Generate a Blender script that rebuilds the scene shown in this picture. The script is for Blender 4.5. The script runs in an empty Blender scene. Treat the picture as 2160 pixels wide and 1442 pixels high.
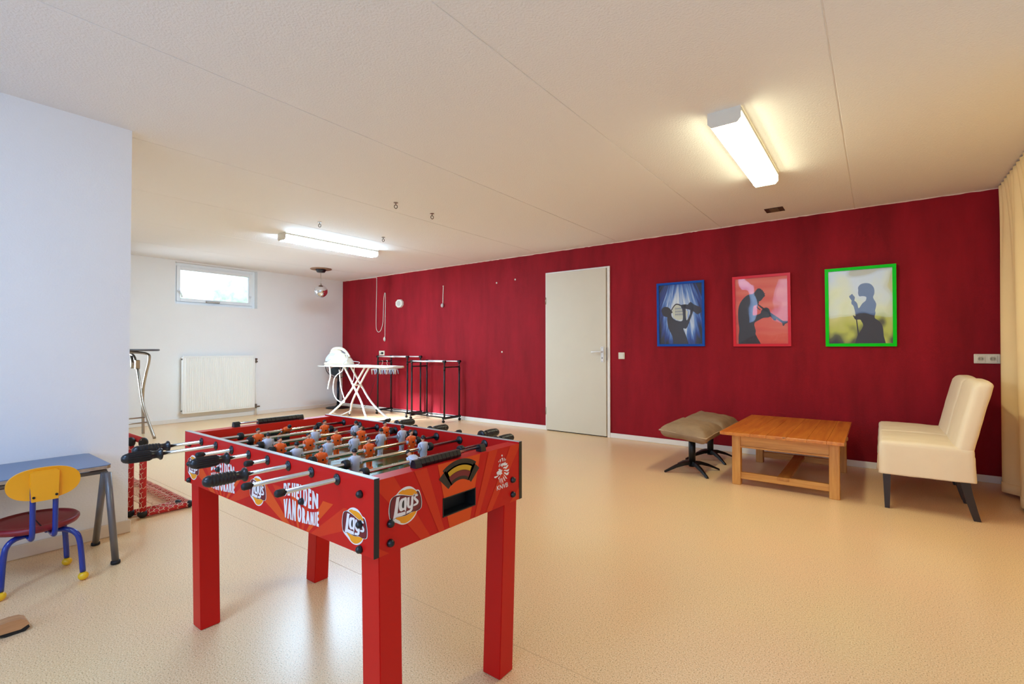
import bpy, bmesh, math, random
from mathutils import Vector, Matrix, noise
from mathutils.geometry import tessellate_polygon
SC = bpy.context.scene
COL = SC.collection
random.seed(7)

# ---------------------------------------------------------------- camera
D, W, C = 5.635, 8.438, 2.4515          # red wall y, far white wall -x, ceiling height
cam = bpy.data.cameras.new('camera'); camo = bpy.data.objects.new('camera', cam); COL.objects.link(camo)
cam.sensor_fit = 'HORIZONTAL'; cam.sensor_width = 36.0; cam.lens = 1022.647 / 2160 * 36
cam.clip_start = 0.05; cam.clip_end = 200
camo.location = (0, 0, 1.11)
camo.rotation_euler = (math.pi / 2 + 0.0149, 0, 0.6457)
SC.camera = camo

# ---------------------------------------------------------------- colour management, sky, lights
SC.view_settings.view_transform = 'Standard'; SC.view_settings.look = 'None'
SC.view_settings.exposure = 0.0; SC.view_settings.gamma = 1.0; SC.view_settings.use_curve_mapping = False
SC.cycles.use_denoising = True
SC.cycles.max_bounces = 10; SC.cycles.diffuse_bounces = 6; SC.cycles.glossy_bounces = 4
SC.cycles.sample_clamp_indirect = 6.0; SC.cycles.caustics_reflective = False; SC.cycles.caustics_refractive = False
wd = bpy.data.worlds.new('sky'); SC.world = wd; wd.use_nodes = True
bg = wd.node_tree.nodes['Background']
bg.inputs[0].default_value = (0.80, 0.91, 1.0, 1); bg.inputs[1].default_value = 3.2

def area(name, loc, target, sx, sy, power, col, spread=180):
    l = bpy.data.lights.new(name, 'AREA'); l.shape = 'RECTANGLE'; l.size = sx; l.size_y = sy
    l.energy = power; l.color = col; l.spread = math.radians(spread)
    o = bpy.data.objects.new(name, l); COL.objects.link(o); o.location = loc
    o.rotation_euler = (Vector(target) - Vector(loc)).to_track_quat('-Z', 'Y').to_euler()
    return o
area('daylight_front_window', (-.75, -2.22, 1.56), (-1.3, 5, 1.20), 2.3, 1.2, 41, (0.25, 0.49, .95))
area('daylight_narrow_window', (-2.62, -2.22, 1.56), (-2.62, 5, 1.20), .30, 1.2, 10, (0.25, 0.49, .98))
area('daylight_side_window', (-8.42, 1.55, 1.90), (-6.35, 5.15, 0.0), 0.6, 0.3, 24, (0.68, 0.82, 1.0), 14)
area('daylight_side_window_glow', (-8.42, 1.55, 1.25), (-6.3, 5.4, 1.25), 0.8, 1.6, 34, (0.66, 0.82, 1.0), 80)
area('added_fill_behind_viewer', (-1.7, -0.7, 2.40), (-1.7, -0.3, 0), 0.5, 0.5, 30, (0.38, 0.66, 1.10))  # added cool fill that stands for no fixture; blues the floor near the viewer
LAMP_NEAR = ((.91, .92, .63), 39.0)
LAMP_FAR = ((.57, .89, 1.18), 116.0)

# ---------------------------------------------------------------- material helpers
def nd(nt, typ, **kw):
    n = nt.nodes.new(typ)
    for k, v in kw.items():
        if k.startswith('_'): setattr(n, k[1:], v)
        else: n.inputs[k.replace('__', ' ')].default_value = v
    return n
def lk(nt, a, b): nt.links.new(a, b)
def c4(c): return (c[0], c[1], c[2], 1)
def S(r, g, b):                                  # sRGB 0..255 to linear
    f = lambda v: (v / 255 / 12.92) if v / 255 <= .04045 else ((v / 255 + .055) / 1.055) ** 2.4
    return (f(r), f(g), f(b))
def mat(name, col, rough=.5, metal=0.0, spec=.5, coat=0.0, bump=None, var=None, emis=None, es=1.0):
    m = bpy.data.materials.new(name); m.use_nodes = True; nt = m.node_tree; b = nt.nodes['Principled BSDF']
    b.inputs['Base Color'].default_value = c4(col); b.inputs['Roughness'].default_value = rough
    b.inputs['Metallic'].default_value = metal; b.inputs['Specular IOR Level'].default_value = spec
    b.inputs['Coat Weight'].default_value = coat
    if emis: b.inputs['Emission Color'].default_value = c4(emis); b.inputs['Emission Strength'].default_value = es
    tc = nd(nt, 'ShaderNodeTexCoord')
    if var:
        sc, am = var[0], var[1]; st = var[2] if len(var) > 2 else (1, 1, 1)
        mp = nd(nt, 'ShaderNodeMapping', Scale=st); lk(nt, tc.outputs['Object'], mp.inputs['Vector'])
        n = nd(nt, 'ShaderNodeTexNoise', Scale=sc, Detail=5.0, Roughness=.6); lk(nt, mp.outputs[0], n.inputs['Vector'])
        r = nd(nt, 'ShaderNodeValToRGB'); r.color_ramp.elements[0].position = .3; r.color_ramp.elements[1].position = .7
        r.color_ramp.elements[0].color = c4([x * (1 - am) for x in col]); r.color_ramp.elements[1].color = c4([min(1, x * (1 + am)) for x in col])
        lk(nt, n.outputs['Fac'], r.inputs[0]); lk(nt, r.outputs[0], b.inputs['Base Color'])
    if bump:
        n2 = nd(nt, 'ShaderNodeTexNoise', Scale=bump[0], Detail=3.0); lk(nt, tc.outputs['Object'], n2.inputs['Vector'])
        bp = nd(nt, 'ShaderNodeBump', Strength=bump[1], Distance=bump[2] if len(bump) > 2 else .01)
        lk(nt, n2.outputs['Fac'], bp.inputs['Height']); lk(nt, bp.outputs[0], b.inputs['Normal'])
    return m
def floor_mat():
    m = bpy.data.materials.new('speckled_vinyl'); m.use_nodes = True; nt = m.node_tree; b = nt.nodes['Principled BSDF']
    tc = nd(nt, 'ShaderNodeTexCoord')
    n = nd(nt, 'ShaderNodeTexNoise', Scale=210.0, Detail=2.0, Roughness=.55); lk(nt, tc.outputs['Object'], n.inputs['Vector'])
    r = nd(nt, 'ShaderNodeValToRGB'); e = r.color_ramp.elements
    e[0].position = .30; e[0].color = c4(S(164, 122, 80)); e[1].position = .70; e[1].color = c4(S(255, 236, 200))
    k = e.new(.42); k.color = c4(S(240, 198, 144)); k = e.new(.58); k.color = c4(S(249, 210, 163))
    lk(nt, n.outputs['Fac'], r.inputs[0])
    n3 = nd(nt, 'ShaderNodeTexNoise', Scale=1.3, Detail=3.0); lk(nt, tc.outputs['Object'], n3.inputs['Vector'])
    mx = nd(nt, 'ShaderNodeMix', _data_type='RGBA', _blend_type='MULTIPLY'); mx.inputs['Factor'].default_value = .10
    lk(nt, r.outputs[0], mx.inputs[6]); lk(nt, n3.outputs['Color'], mx.inputs[7]); lk(nt, mx.outputs[2], b.inputs['Base Color'])
    b.inputs['Roughness'].default_value = .28; b.inputs['Specular IOR Level'].default_value = .6
    bp = nd(nt, 'ShaderNodeBump', Strength=.06, Distance=.002); lk(nt, n.outputs['Fac'], bp.inputs['Height']); lk(nt, bp.outputs[0], b.inputs['Normal'])
    return m
def red_wall_mat():
    m = bpy.data.materials.new('dark_red_wall_paint'); m.use_nodes = True; nt = m.node_tree; b = nt.nodes['Principled BSDF']
    tc = nd(nt, 'ShaderNodeTexCoord'); mp = nd(nt, 'ShaderNodeMapping', Scale=(2.6, 1, .55)); lk(nt, tc.outputs['Object'], mp.inputs['Vector'])
    n = nd(nt, 'ShaderNodeTexNoise', Scale=1.5, Detail=6.0, Roughness=.62); lk(nt, mp.outputs[0], n.inputs['Vector'])
    r = nd(nt, 'ShaderNodeValToRGB'); e = r.color_ramp.elements
    e[0].position = .34; e[0].color = c4(S(129, 12, 24)); e[1].position = .68; e[1].color = c4(S(155, 18, 33))
    lk(nt, n.outputs['Fac'], r.inputs[0])
    n4 = nd(nt, 'ShaderNodeTexNoise', Scale=3.1, Detail=9.0, Roughness=.75); lk(nt, tc.outputs['Object'], n4.inputs['Vector'])
    mx = nd(nt, 'ShaderNodeMix', _data_type='RGBA', _blend_type='OVERLAY'); mx.inputs['Factor'].default_value = .12
    lk(nt, r.outputs[0], mx.inputs[6]); lk(nt, n4.outputs['Fac'], mx.inputs[7]); lk(nt, mx.outputs[2], b.inputs['Base Color'])
    b.inputs['Roughness'].default_value = .7; b.inputs['Specular IOR Level'].default_value = .2
    n2 = nd(nt, 'ShaderNodeTexNoise', Scale=150.0, Detail=3.0); lk(nt, tc.outputs['Object'], n2.inputs['Vector'])
    bp = nd(nt, 'ShaderNodeBump', Strength=.3, Distance=.004); lk(nt, n2.outputs['Fac'], bp.inputs['Height']); lk(nt, bp.outputs[0], b.inputs['Normal'])
    return m
def wood_mat(name, c1, c2, axis=1, rough=.38, scale=9.0, coat=.2):
    m = bpy.data.materials.new(name); m.use_nodes = True; nt = m.node_tree; b = nt.nodes['Principled BSDF']
    tc = nd(nt, 'ShaderNodeTexCoord'); sc = [1, 1, 1]; sc[axis] = .07
    mp = nd(nt, 'ShaderNodeMapping', Scale=sc); lk(nt, tc.outputs['Object'], mp.inputs['Vector'])
    n = nd(nt, 'ShaderNodeTexNoise', Scale=scale * 4, Detail=7.0, Roughness=.65, Distortion=.4); lk(nt, mp.outputs[0], n.inputs['Vector'])
    r = nd(nt, 'ShaderNodeValToRGB'); e = r.color_ramp.elements
    e[0].position = .3; e[0].color = c4(c1); e[1].position = .68; e[1].color = c4(c2)
    lk(nt, n.outputs['Fac'], r.inputs[0]); 
    n5 = nd(nt, 'ShaderNodeTexVoronoi', Scale=5.5); mp5 = nd(nt, 'ShaderNodeMapping', Scale=[1 if i != axis else .6 for i in range(3)])
    lk(nt, tc.outputs['Object'], mp5.inputs['Vector']); lk(nt, mp5.outputs[0], n5.inputs['Vector'])
    r5 = nd(nt, 'ShaderNodeValToRGB'); r5.color_ramp.elements[0].position = .04; r5.color_ramp.elements[0].color = (.25, .2, .17, 1)
    r5.color_ramp.elements[1].position = .075; r5.color_ramp.elements[1].color = (1, 1, 1, 1); lk(nt, n5.outputs['Distance'], r5.inputs[0])
    mx = nd(nt, 'ShaderNodeMix', _data_type='RGBA', _blend_type='MULTIPLY'); mx.inputs['Factor'].default_value = .75
    lk(nt, r.outputs[0], mx.inputs[6]); lk(nt, r5.outputs[0], mx.inputs[7]); lk(nt, mx.outputs[2], b.inputs['Base Color'])
    b.inputs['Roughness'].default_value = rough; b.inputs['Coat Weight'].default_value = coat; b.inputs['Coat Roughness'].default_value = .25
    return m
def glass_mat():
    m = bpy.data.materials.new('window_glass'); m.use_nodes = True; nt = m.node_tree; nt.nodes.clear()
    o = nd(nt, 'ShaderNodeOutputMaterial'); t = nd(nt, 'ShaderNodeBsdfTransparent'); g = nd(nt, 'ShaderNodeBsdfGlossy', Roughness=.02)
    f = nd(nt, 'ShaderNodeFresnel', IOR=1.45); mx = nd(nt, 'ShaderNodeMixShader')
    lk(nt, f.outputs[0], mx.inputs[0]); lk(nt, t.outputs[0], mx.inputs[1]); lk(nt, g.outputs[0], mx.inputs[2]); lk(nt, mx.outputs[0], o.inputs[0])
    return m
def acrylic_mat():
    m = bpy.data.materials.new('clear_acrylic_sheet'); m.use_nodes = True; nt = m.node_tree; nt.nodes.clear()
    o = nd(nt, 'ShaderNodeOutputMaterial'); t = nd(nt, 'ShaderNodeBsdfTransparent'); g = nd(nt, 'ShaderNodeBsdfGlossy', Roughness=.03)
    f = nd(nt, 'ShaderNodeFresnel', IOR=1.5); mx = nd(nt, 'ShaderNodeMixShader')
    tc = nd(nt, 'ShaderNodeTexCoord'); n = nd(nt, 'ShaderNodeTexNoise', Scale=4.0, Detail=.5); lk(nt, tc.outputs['Object'], n.inputs['Vector'])
    bp = nd(nt, 'ShaderNodeBump', Strength=.18, Distance=.03); lk(nt, n.outputs['Fac'], bp.inputs['Height']); lk(nt, bp.outputs[0], g.inputs['Normal'])
    lk(nt, f.outputs[0], mx.inputs[0]); lk(nt, t.outputs[0], mx.inputs[1]); lk(nt, g.outputs[0], mx.inputs[2]); lk(nt, mx.outputs[0], o.inputs[0])
    return m

M = dict(
    floor=floor_mat(), redwall=red_wall_mat(),
    white_wall=mat('white_plaster', S(242, 241, 240), .75, spec=.3, bump=(120, .35, .004), var=(2.0, .015)),
    ceil=mat('white_spackled_ceiling', S(243, 239, 236), .8, spec=.25, bump=(95, .55, .006)),
    trim=mat('white_trim_paint', S(236, 230, 222), .45, bump=(40, .08)),
    door=mat('cream_door_paint', S(214, 204, 184), .5, spec=.4, var=(3, .02)),
    pvc=mat('white_pvc', S(246, 249, 252), .35), glass=glass_mat(), acrylic=acrylic_mat(),
    plastic=mat('white_plastic', S(226, 220, 205), .35), cream=mat('cream_plastic', S(226, 216, 196), .4),
    black=mat('black_plastic', S(16, 18, 24), .32), rubber=mat('black_rubber', S(14, 14, 15), .6),
    blackmetal=mat('black_powder_coated_steel', S(14, 13, 14), .38, .3),
    chrome=mat('polished_steel', S(214, 208, 198), .16, 1.0), steel=mat('brushed_steel', S(176, 166, 152), .33, 1.0),
    ftred=mat('red_foil', S(196, 18, 14), .4, spec=.25), ftredlt=mat('orange_red_foil', S(220, 42, 26), .4, spec=.25),
    ftorange=mat('orange_flame_print', S(218, 76, 22), .4, spec=.25), ftor2=mat('dark_orange_flame_print', S(208, 50, 20), .4, spec=.25),
    white_print=mat('white_print', S(232, 226, 224), .4), grey_edge=mat('grey_edge_band', S(186, 186, 178), .35),
    yellow_print=mat('yellow_print', S(238, 152, 14), .4), wine_print=mat('wine_red_print', S(112, 16, 30), .4), black_print=mat('black_print', S(28, 18, 14), .4),
    gold=mat('gold_print', S(196, 150, 20), .35), green=mat('green_pitch', S(22, 92, 44), .22, coat=.4),
    line=mat('pitch_line_white', S(216, 220, 210), .3), 
    orange_shirt=mat('orange_figure_plastic', S(250, 100, 30), .35), white_shirt=mat('white_figure_plastic', S(206, 208, 222), .4),
    skin=mat('figure_skin_paint', S(226, 158, 118), .45), hair=mat('figure_black_paint', S(18, 18, 20), .4),
    blue=mat('cobalt_blue_lacquer', S(6, 46, 140), .22, coat=.4), yellow=mat('yellow_painted_wood', S(240, 166, 24), .35),
    yball=mat('yellow_ball_foot', S(238, 190, 30), .32), seatred=mat('wine_red_seat', S(132, 24, 34), .4, spec=.5, var=(8, .12)),
    desktop=mat('blue_grey_laminate', S(98, 122, 158), .3), deskedge=mat('worn_light_edge', S(170, 150, 130), .5, var=(30, .3)),
    desksteel=mat('grey_enamelled_tube', S(116, 112, 112), .35, .3),
    beech=wood_mat('light_beech', S(176, 122, 78), S(204, 152, 104), 1, .35, 6),
    pine=wood_mat('honey_pine', S(190, 122, 48), S(224, 164, 84), 2, .42, 8), pineH=wood_mat('honey_pine_rail', S(190, 122, 48), S(224, 164, 84), 0, .42, 8),
    pineY=wood_mat('honey_pine_long', S(172, 104, 40), S(206, 144, 68), 1, .42, 8),
    pinetop=wood_mat('varnished_reddish_pine', S(184, 96, 26), S(222, 140, 50), 1, .3, 7, .35),
    knob=mat('pale_wood_knob', S(206, 160, 100), .4),
    linen=mat('cream_cotton_slipcover', S(240, 221, 192), .9, spec=.15, bump=(420, .25, .002), var=(5, .03)),
    suede=mat('taupe_suede', S(150, 124, 98), .85, spec=.15, bump=(300, .2, .002), var=(7, .16)),
    darkwood=mat('wenge_stained_wood', S(40, 26, 20), .35, var=(20, .25, (1, 1, .1))),
    curtain=mat('cream_curtain_cloth', S(254, 222, 164), .9, spec=.1, bump=(500, .15, .002), var=(3, .03)),
    rad=mat('radiator_enamel', S(246, 245, 240), .22, coat=.3), brass=mat('nickel_valve', S(130, 124, 116), .3, 1.0),
    mirror=mat('disco_mirror', S(222, 222, 226), .07, 1.0), brown=mat('brown_wood_disc', S(150, 110, 80), .6),
    redfoam=mat('red_foam_tube', S(196, 32, 34), .45, var=(25, .1)), net=mat('cream_net_string', S(234, 196, 170), .7),
    iron_white=mat('white_enamelled_tube', S(232, 232, 226), .25, coat=.3), cover=mat('pale_board_cover', S(226, 218, 206), .85, var=(22, .05)),
    tank=mat('clear_water_tank', S(206, 216, 230), .08, coat=.5), ironcream=mat('cream_appliance_plastic', S(232, 222, 198), .3, coat=.2),
    alu=mat('satin_aluminium', S(232, 230, 230), .28, .35), peg=mat('pale_blue_peg', S(176, 206, 236), .4), 
    sock=mat('socket_cream', S(232, 222, 200), .35), greyin=mat('socket_recess', S(186, 174, 150), .5), dark=mat('dark_void', S(6, 6, 8), .7),
    vent=mat('dark_brown_vent', S(70, 52, 40), .6), ventc=mat('brown_vent_mesh', S(120, 92, 66), .7),
    fblue=mat('blue_frame_lacquer', S(16, 76, 168), .3, spec=.25), fred=mat('red_frame_lacquer', S(214, 34, 44), .3, spec=.25), fgreen=mat('green_frame_lacquer', S(0, 214, 0), .35, spec=.15),
    sil=mat('charcoal_print', S(52, 48, 54), .5), paleprint=mat('pale_yellow_print', S(206, 208, 190), .5), navyprint=mat('navy_print', S(30, 58, 122), .5),
    bush=mat('leaf_green', S(196, 226, 200), .8, var=(9, .25)), ground=mat('garden_ground', S(150, 150, 140), .9),
    pink=mat('pink_print', S(224, 150, 150), .8),
)

# ---------------------------------------------------------------- mesh helpers
def origin(o):
    v = Vector((0, 0, 0))
    while o: v += o.location; o = o.parent
    return v
class MB:
    """collects shapes given in world coordinates, then links ONE mesh object"""
    def __init__(s): s.bm = bmesh.new()
    def face(s, pts, m=0, sm=False):
        vs = [s.bm.verts.new(p) for p in pts]; f = s.bm.faces.new(vs); f.material_index = m; f.smooth = sm; return f
    def box(s, a, b, m=0, bev=0.0, rot=None, seg=2):
        a = Vector(a); b = Vector(b); c = (a + b) / 2; h = (b - a) / 2
        vs = []
        for x in (-1, 1):
            for y in (-1, 1):
                for z in (-1, 1):
                    p = Vector((h.x * x, h.y * y, h.z * z))
                    if rot: p = rot @ p
                    vs.append(s.bm.verts.new(c + p))
        fs = [(0, 1, 3, 2), (4, 6, 7, 5), (0, 4, 5, 1), (2, 3, 7, 6), (0, 2, 6, 4), (1, 5, 7, 3)]
        F = []
        for f in fs:
            q = s.bm.faces.new([vs[i] for i in f]); q.material_index = m; F.append(q)
        if bev > 0:
            E = list({e for f in F for e in f.edges})
            r = bmesh.ops.bevel(s.bm, geom=E, offset=bev, segments=seg, affect='EDGES', profile=.5, clamp_overlap=True)
            for f in r['faces']: f.material_index = m
        return s
    def tube(s, path, r, m=0, seg=10, closed=False, caps=True, r2=None):
        P = [Vector(p) for p in path]; n = len(P); rings = []
        up = None
        for i in range(n):
            if closed: t = (P[(i + 1) % n] - P[i - 1])
            else: t = (P[min(i + 1, n - 1)] - P[max(i - 1, 0)])
            t.normalize()
            if up is None:
                up = Vector((0, 0, 1)) if abs(t.z) < .9 else Vector((1, 0, 0))
            u = (up - t * up.dot(t)); u.normalize(); up = u; v = t.cross(u)
            rr = r if r2 is None else r + (r2 - r) * i / (n - 1)
            if callable(r): rr = r(i / (n - 1))
            rings.append([s.bm.verts.new(P[i] + (u * math.cos(a) + v * math.sin(a)) * rr) for a in [2 * math.pi * k / seg for k in range(seg)]])
        for i in range(n if closed else n - 1):
            A = rings[i]; B = rings[(i + 1) % n]
            for k in range(seg):
                f = s.bm.faces.new((A[k], A[(k + 1) % seg], B[(k + 1) % seg], B[k])); f.smooth = True; f.material_index = m
        if caps and not closed:
            f = s.bm.faces.new(rings[0][::-1]); f.material_index = m
            f = s.bm.faces.new(rings[-1]); f.material_index = m
        return s
    def cyl(s, p, q, r, m=0, seg=16, r2=None): return s.tube([p, q], r, m, seg, r2=r2)
    def lathe(s, prof, c, axis=(0, 0, 1), m=0, seg=24, ms=None):
        """prof: list of (radius, height along axis)"""
        ax = Vector(axis).normalized(); u = Vector((1, 0, 0)) if abs(ax.x) < .9 else Vector((0, 1, 0))
        u = (u - ax * u.dot(ax)).normalized(); v = ax.cross(u); c = Vector(c); rings = []
        for (r, h) in prof:
            if r < 1e-6: rings.append([s.bm.verts.new(c + ax * h)])
            else: rings.append([s.bm.verts.new(c + ax * h + (u * math.cos(a) + v * math.sin(a)) * r) for a in [2 * math.pi * k / seg for k in range(seg)]])
        for i in range(len(rings) - 1):
            A, B = rings[i], rings[i + 1]; mi = ms[i] if ms else m
            for k in range(seg):
                k2 = (k + 1) % seg
                if len(A) == 1 and len(B) == 1: continue
                if len(A) == 1: vs = (A[0], B[k2], B[k])
                elif len(B) == 1: vs = (A[k], A[k2], B[0])
                else: vs = (A[k], A[k2], B[k2], B[k])
                f = s.bm.faces.new(vs); f.smooth = True; f.material_index = mi
        if len(rings[0]) > 1: f = s.bm.faces.new(rings[0][::-1]); f.material_index = m
        if len(rings[-1]) > 1: f = s.bm.faces.new(rings[-1]); f.material_index = m
        return s
    def ball(s, c, r, m=0, seg=16, rings=10, half=None):
        if not hasattr(r, '__len__'): r = (r, r, r)
        c = Vector(c); R = []
        t0 = 0 if half is None else half[0]; t1 = math.pi if half is None else half[1]
        for i in range(rings + 1):
            t = t0 + (t1 - t0) * i / rings
            if math.sin(t) < 1e-5: R.append([s.bm.verts.new(c + Vector((0, 0, r[2] * math.cos(t))))])
            else: R.append([s.bm.verts.new(c + Vector((r[0] * math.sin(t) * math.cos(a), r[1] * math.sin(t) * math.sin(a), r[2] * math.cos(t)))) for a in [2 * math.pi * k / seg for k in range(seg)]])
        for i in range(rings):
            A, B = R[i], R[i + 1]
            for k in range(seg):
                k2 = (k + 1) % seg
                if len(A) == 1: vs = (A[0], B[k], B[k2])
                elif len(B) == 1: vs = (A[k], B[0], A[k2])
                else: vs = (A[k], B[k], B[k2], A[k2])
                f = s.bm.faces.new(vs); f.smooth = True; f.material_index = m
        if len(R[-1]) > 1: f = s.bm.faces.new(R[-1]); f.material_index = m
        if len(R[0]) > 1: f = s.bm.faces.new(R[0][::-1]); f.material_index = m
        return s
    def poly(s, pts, fn, m=0, holes=()):
        """flat filled polygon; fn maps (u,v) to world"""
        loops = [[Vector((p[0], p[1], 0)) for p in pts]] + [[Vector((p[0], p[1], 0)) for p in h] for h in holes]
        flat = [p for l in loops for p in l]
        vs = [s.bm.verts.new(fn(p.x, p.y)) for p in flat]
        for t in tessellate_polygon(loops):
            try: f = s.bm.faces.new([vs[i] for i in t]); f.material_index = m
            except ValueError: pass
        return s
    def prism(s, pts, fn0, fn1, m=0, sm=False):
        """polygon outline extruded from fn0 to fn1 with both ends filled"""
        n = len(pts); A = [s.bm.verts.new(fn0(*p)) for p in pts]; B = [s.bm.verts.new(fn1(*p)) for p in pts]
        L = [[Vector((p[0], p[1], 0)) for p in pts]]
        for t in tessellate_polygon(L):
            f = s.bm.faces.new([A[i] for i in t]); f.material_index = m
            f = s.bm.faces.new([B[i] for i in t[::-1]]); f.material_index = m
        for i in range(n):
            j = (i + 1) % n; f = s.bm.faces.new((A[i], A[j], B[j], B[i])); f.material_index = m; f.smooth = sm
        return s
    def soft(s, lo, hi, r, n=(10, 10, 6), m=0, fn=None):
        """rounded cushion-like box; fn(p) bends each point"""
        lo = Vector(lo); hi = Vector(hi); c = (lo + hi) / 2; h = (hi - lo) / 2; cache = {}
        def V(i, j, k):
            key = (i, j, k)
            if key not in cache:
                p = Vector((-h.x + 2 * h.x * i / n[0], -h.y + 2 * h.y * j / n[1], -h.z + 2 * h.z * k / n[2]))
                rr = Vector((min(r, h.x), min(r, h.y), min(r, h.z)))
                q = Vector([max(-(h[a] - rr[a]), min(h[a] - rr[a], p[a])) for a in range(3)]); d = p - q
                if d.length > 1e-9:
                    e = Vector([d[a] / rr[a] for a in range(3)]); mx = max(abs(x) for x in e); e = e.normalized() * mx
                    d = Vector([e[a] * rr[a] for a in range(3)])
                w = c + q + d
                cache[key] = s.bm.verts.new(fn(w) if fn else w)
            return cache[key]
        def quad(a, b, c_, d):
            f = s.bm.faces.new((V(*a), V(*b), V(*c_), V(*d))); f.smooth = True; f.material_index = m
        X, Y, Z = n
        for i in range(X):
            for j in range(Y):
                quad((i, j, 0), (i, j + 1, 0), (i + 1, j + 1, 0), (i + 1, j, 0)); quad((i, j, Z), (i + 1, j, Z), (i + 1, j + 1, Z), (i, j + 1, Z))
        for i in range(X):
            for k in range(Z):
                quad((i, 0, k), (i + 1, 0, k), (i + 1, 0, k + 1), (i, 0, k + 1)); quad((i, Y, k), (i, Y, k + 1), (i + 1, Y, k + 1), (i + 1, Y, k))
        for j in range(Y):
            for k in range(Z):
                quad((0, j, k), (0, j, k + 1), (0, j + 1, k + 1), (0, j + 1, k)); quad((X, j, k), (X, j + 1, k), (X, j + 1, k + 1), (X, j, k + 1))
        return s
    def grid(s, fn, nu, nv, m=0):
        V = [[s.bm.verts.new(fn(i / nu, j / nv)) for j in range(nv + 1)] for i in range(nu + 1)]
        for i in range(nu):
            for j in range(nv):
                f = s.bm.faces.new((V[i][j], V[i + 1][j], V[i + 1][j + 1], V[i][j + 1])); f.smooth = True; f.material_index = m
        return s
    def text(s, body, fn, m=0, bold=.0):
        """built-in lettering, fn maps normalised (0..1, 0..1) to world"""
        cu = bpy.data.curves.new('lettering', 'FONT'); cu.body = body; cu.offset = bold; cu.resolution_u = 4
        o = bpy.data.objects.new('lettering', cu); COL.objects.link(o); bpy.context.view_layer.update()
        me = bpy.data.meshes.new_from_object(o.evaluated_get(bpy.context.evaluated_depsgraph_get()))
        bpy.data.objects.remove(o); bpy.data.curves.remove(cu)
        xs = [v.co.x for v in me.vertices]; ys = [v.co.y for v in me.vertices]
        x0, x1, y0, y1 = min(xs), max(xs), min(ys), max(ys)
        vs = [s.bm.verts.new(fn((v.co.x - x0) / (x1 - x0), (v.co.y - y0) / (y1 - y0))) for v in me.vertices]
        for p in me.polygons:
            try: f = s.bm.faces.new([vs[i] for i in p.vertices]); f.material_index = m
            except ValueError: pass
        bpy.data.meshes.remove(me); return s
    def build(s, name, mats, parent=None, loc=None, normals=True):
        if normals: bmesh.ops.recalc_face_normals(s.bm, faces=s.bm.faces[:])
        o = bpy.data.objects.new(name, None)
        og = origin(parent) + (Vector(loc) - origin(parent) if loc is not None else Vector((0, 0, 0)))
        for v in s.bm.verts: v.co -= og
        me = bpy.data.meshes.new(name); s.bm.to_mesh(me); s.bm.free()
        if not isinstance(mats, (list, tuple)): mats = [mats]
        for k in mats: me.materials.append(M[k] if isinstance(k, str) else k)
        bpy.data.objects.remove(o); o = bpy.data.objects.new(name, me); COL.objects.link(o)
        if parent: o.parent = parent; o.location = og - origin(parent)
        else: o.location = og
        return o
def smooth(pts, n=6, closed=False):
    P = [Vector(p) for p in pts]; out = []; N = len(P)
    for i in range(N if closed else N - 1):
        p0 = P[i - 1] if (i > 0 or closed) else P[0]; p1 = P[i]; p2 = P[(i + 1) % N]; p3 = P[(i + 2) % N] if (i + 2 < N or closed) else P[-1]
        for k in range(n):
            t = k / n
            out.append(.5 * ((2 * p1) + (-p0 + p2) * t + (2 * p0 - 5 * p1 + 4 * p2 - p3) * t * t + (-p0 + 3 * p1 - 3 * p2 + p3) * t ** 3))
    if not closed: out.append(P[-1])
    return out
def tag(o, label=None, cat=None, group=None, kind=None):
    if label: o['label'] = label
    if cat: o['category'] = cat
    if group: o['group'] = group
    if kind: o['kind'] = kind
    return o
def thing(name, loc, label, cat, group=None):
    o = bpy.data.objects.new(name, None); COL.objects.link(o); o.location = loc; o.empty_display_size = .05
    bpy.context.view_layer.update(); return tag(o, label, cat, group)
def dup(root, loc, rz=0, label=None, scale=None):
    def cp(o, par):
        c = o.copy(); COL.objects.link(c); c.parent = par
        for ch in [x for x in bpy.data.objects if x.parent == o]: cp(ch, c)
        return c
    r = cp(root, None); r.location = loc; r.rotation_euler = (0, 0, rz)
    if label: r['label'] = label
    return r
def clip(poly, x0, x1, y0, y1):
    for ax, lim, sg in ((0, x0, 1), (0, x1, -1), (1, y0, 1), (1, y1, -1)):
        out = []
        for i in range(len(poly)):
            a, b = poly[i - 1], poly[i]; da = (a[ax] - lim) * sg; db = (b[ax] - lim) * sg
            if (da >= 0) != (db >= 0):
                t = da / (da - db); out.append((a[0] + (b[0] - a[0]) * t, a[1] + (b[1] - a[1]) * t))
            if db >= 0: out.append(b)
        poly = out
        if not poly: return []
    return poly

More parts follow.
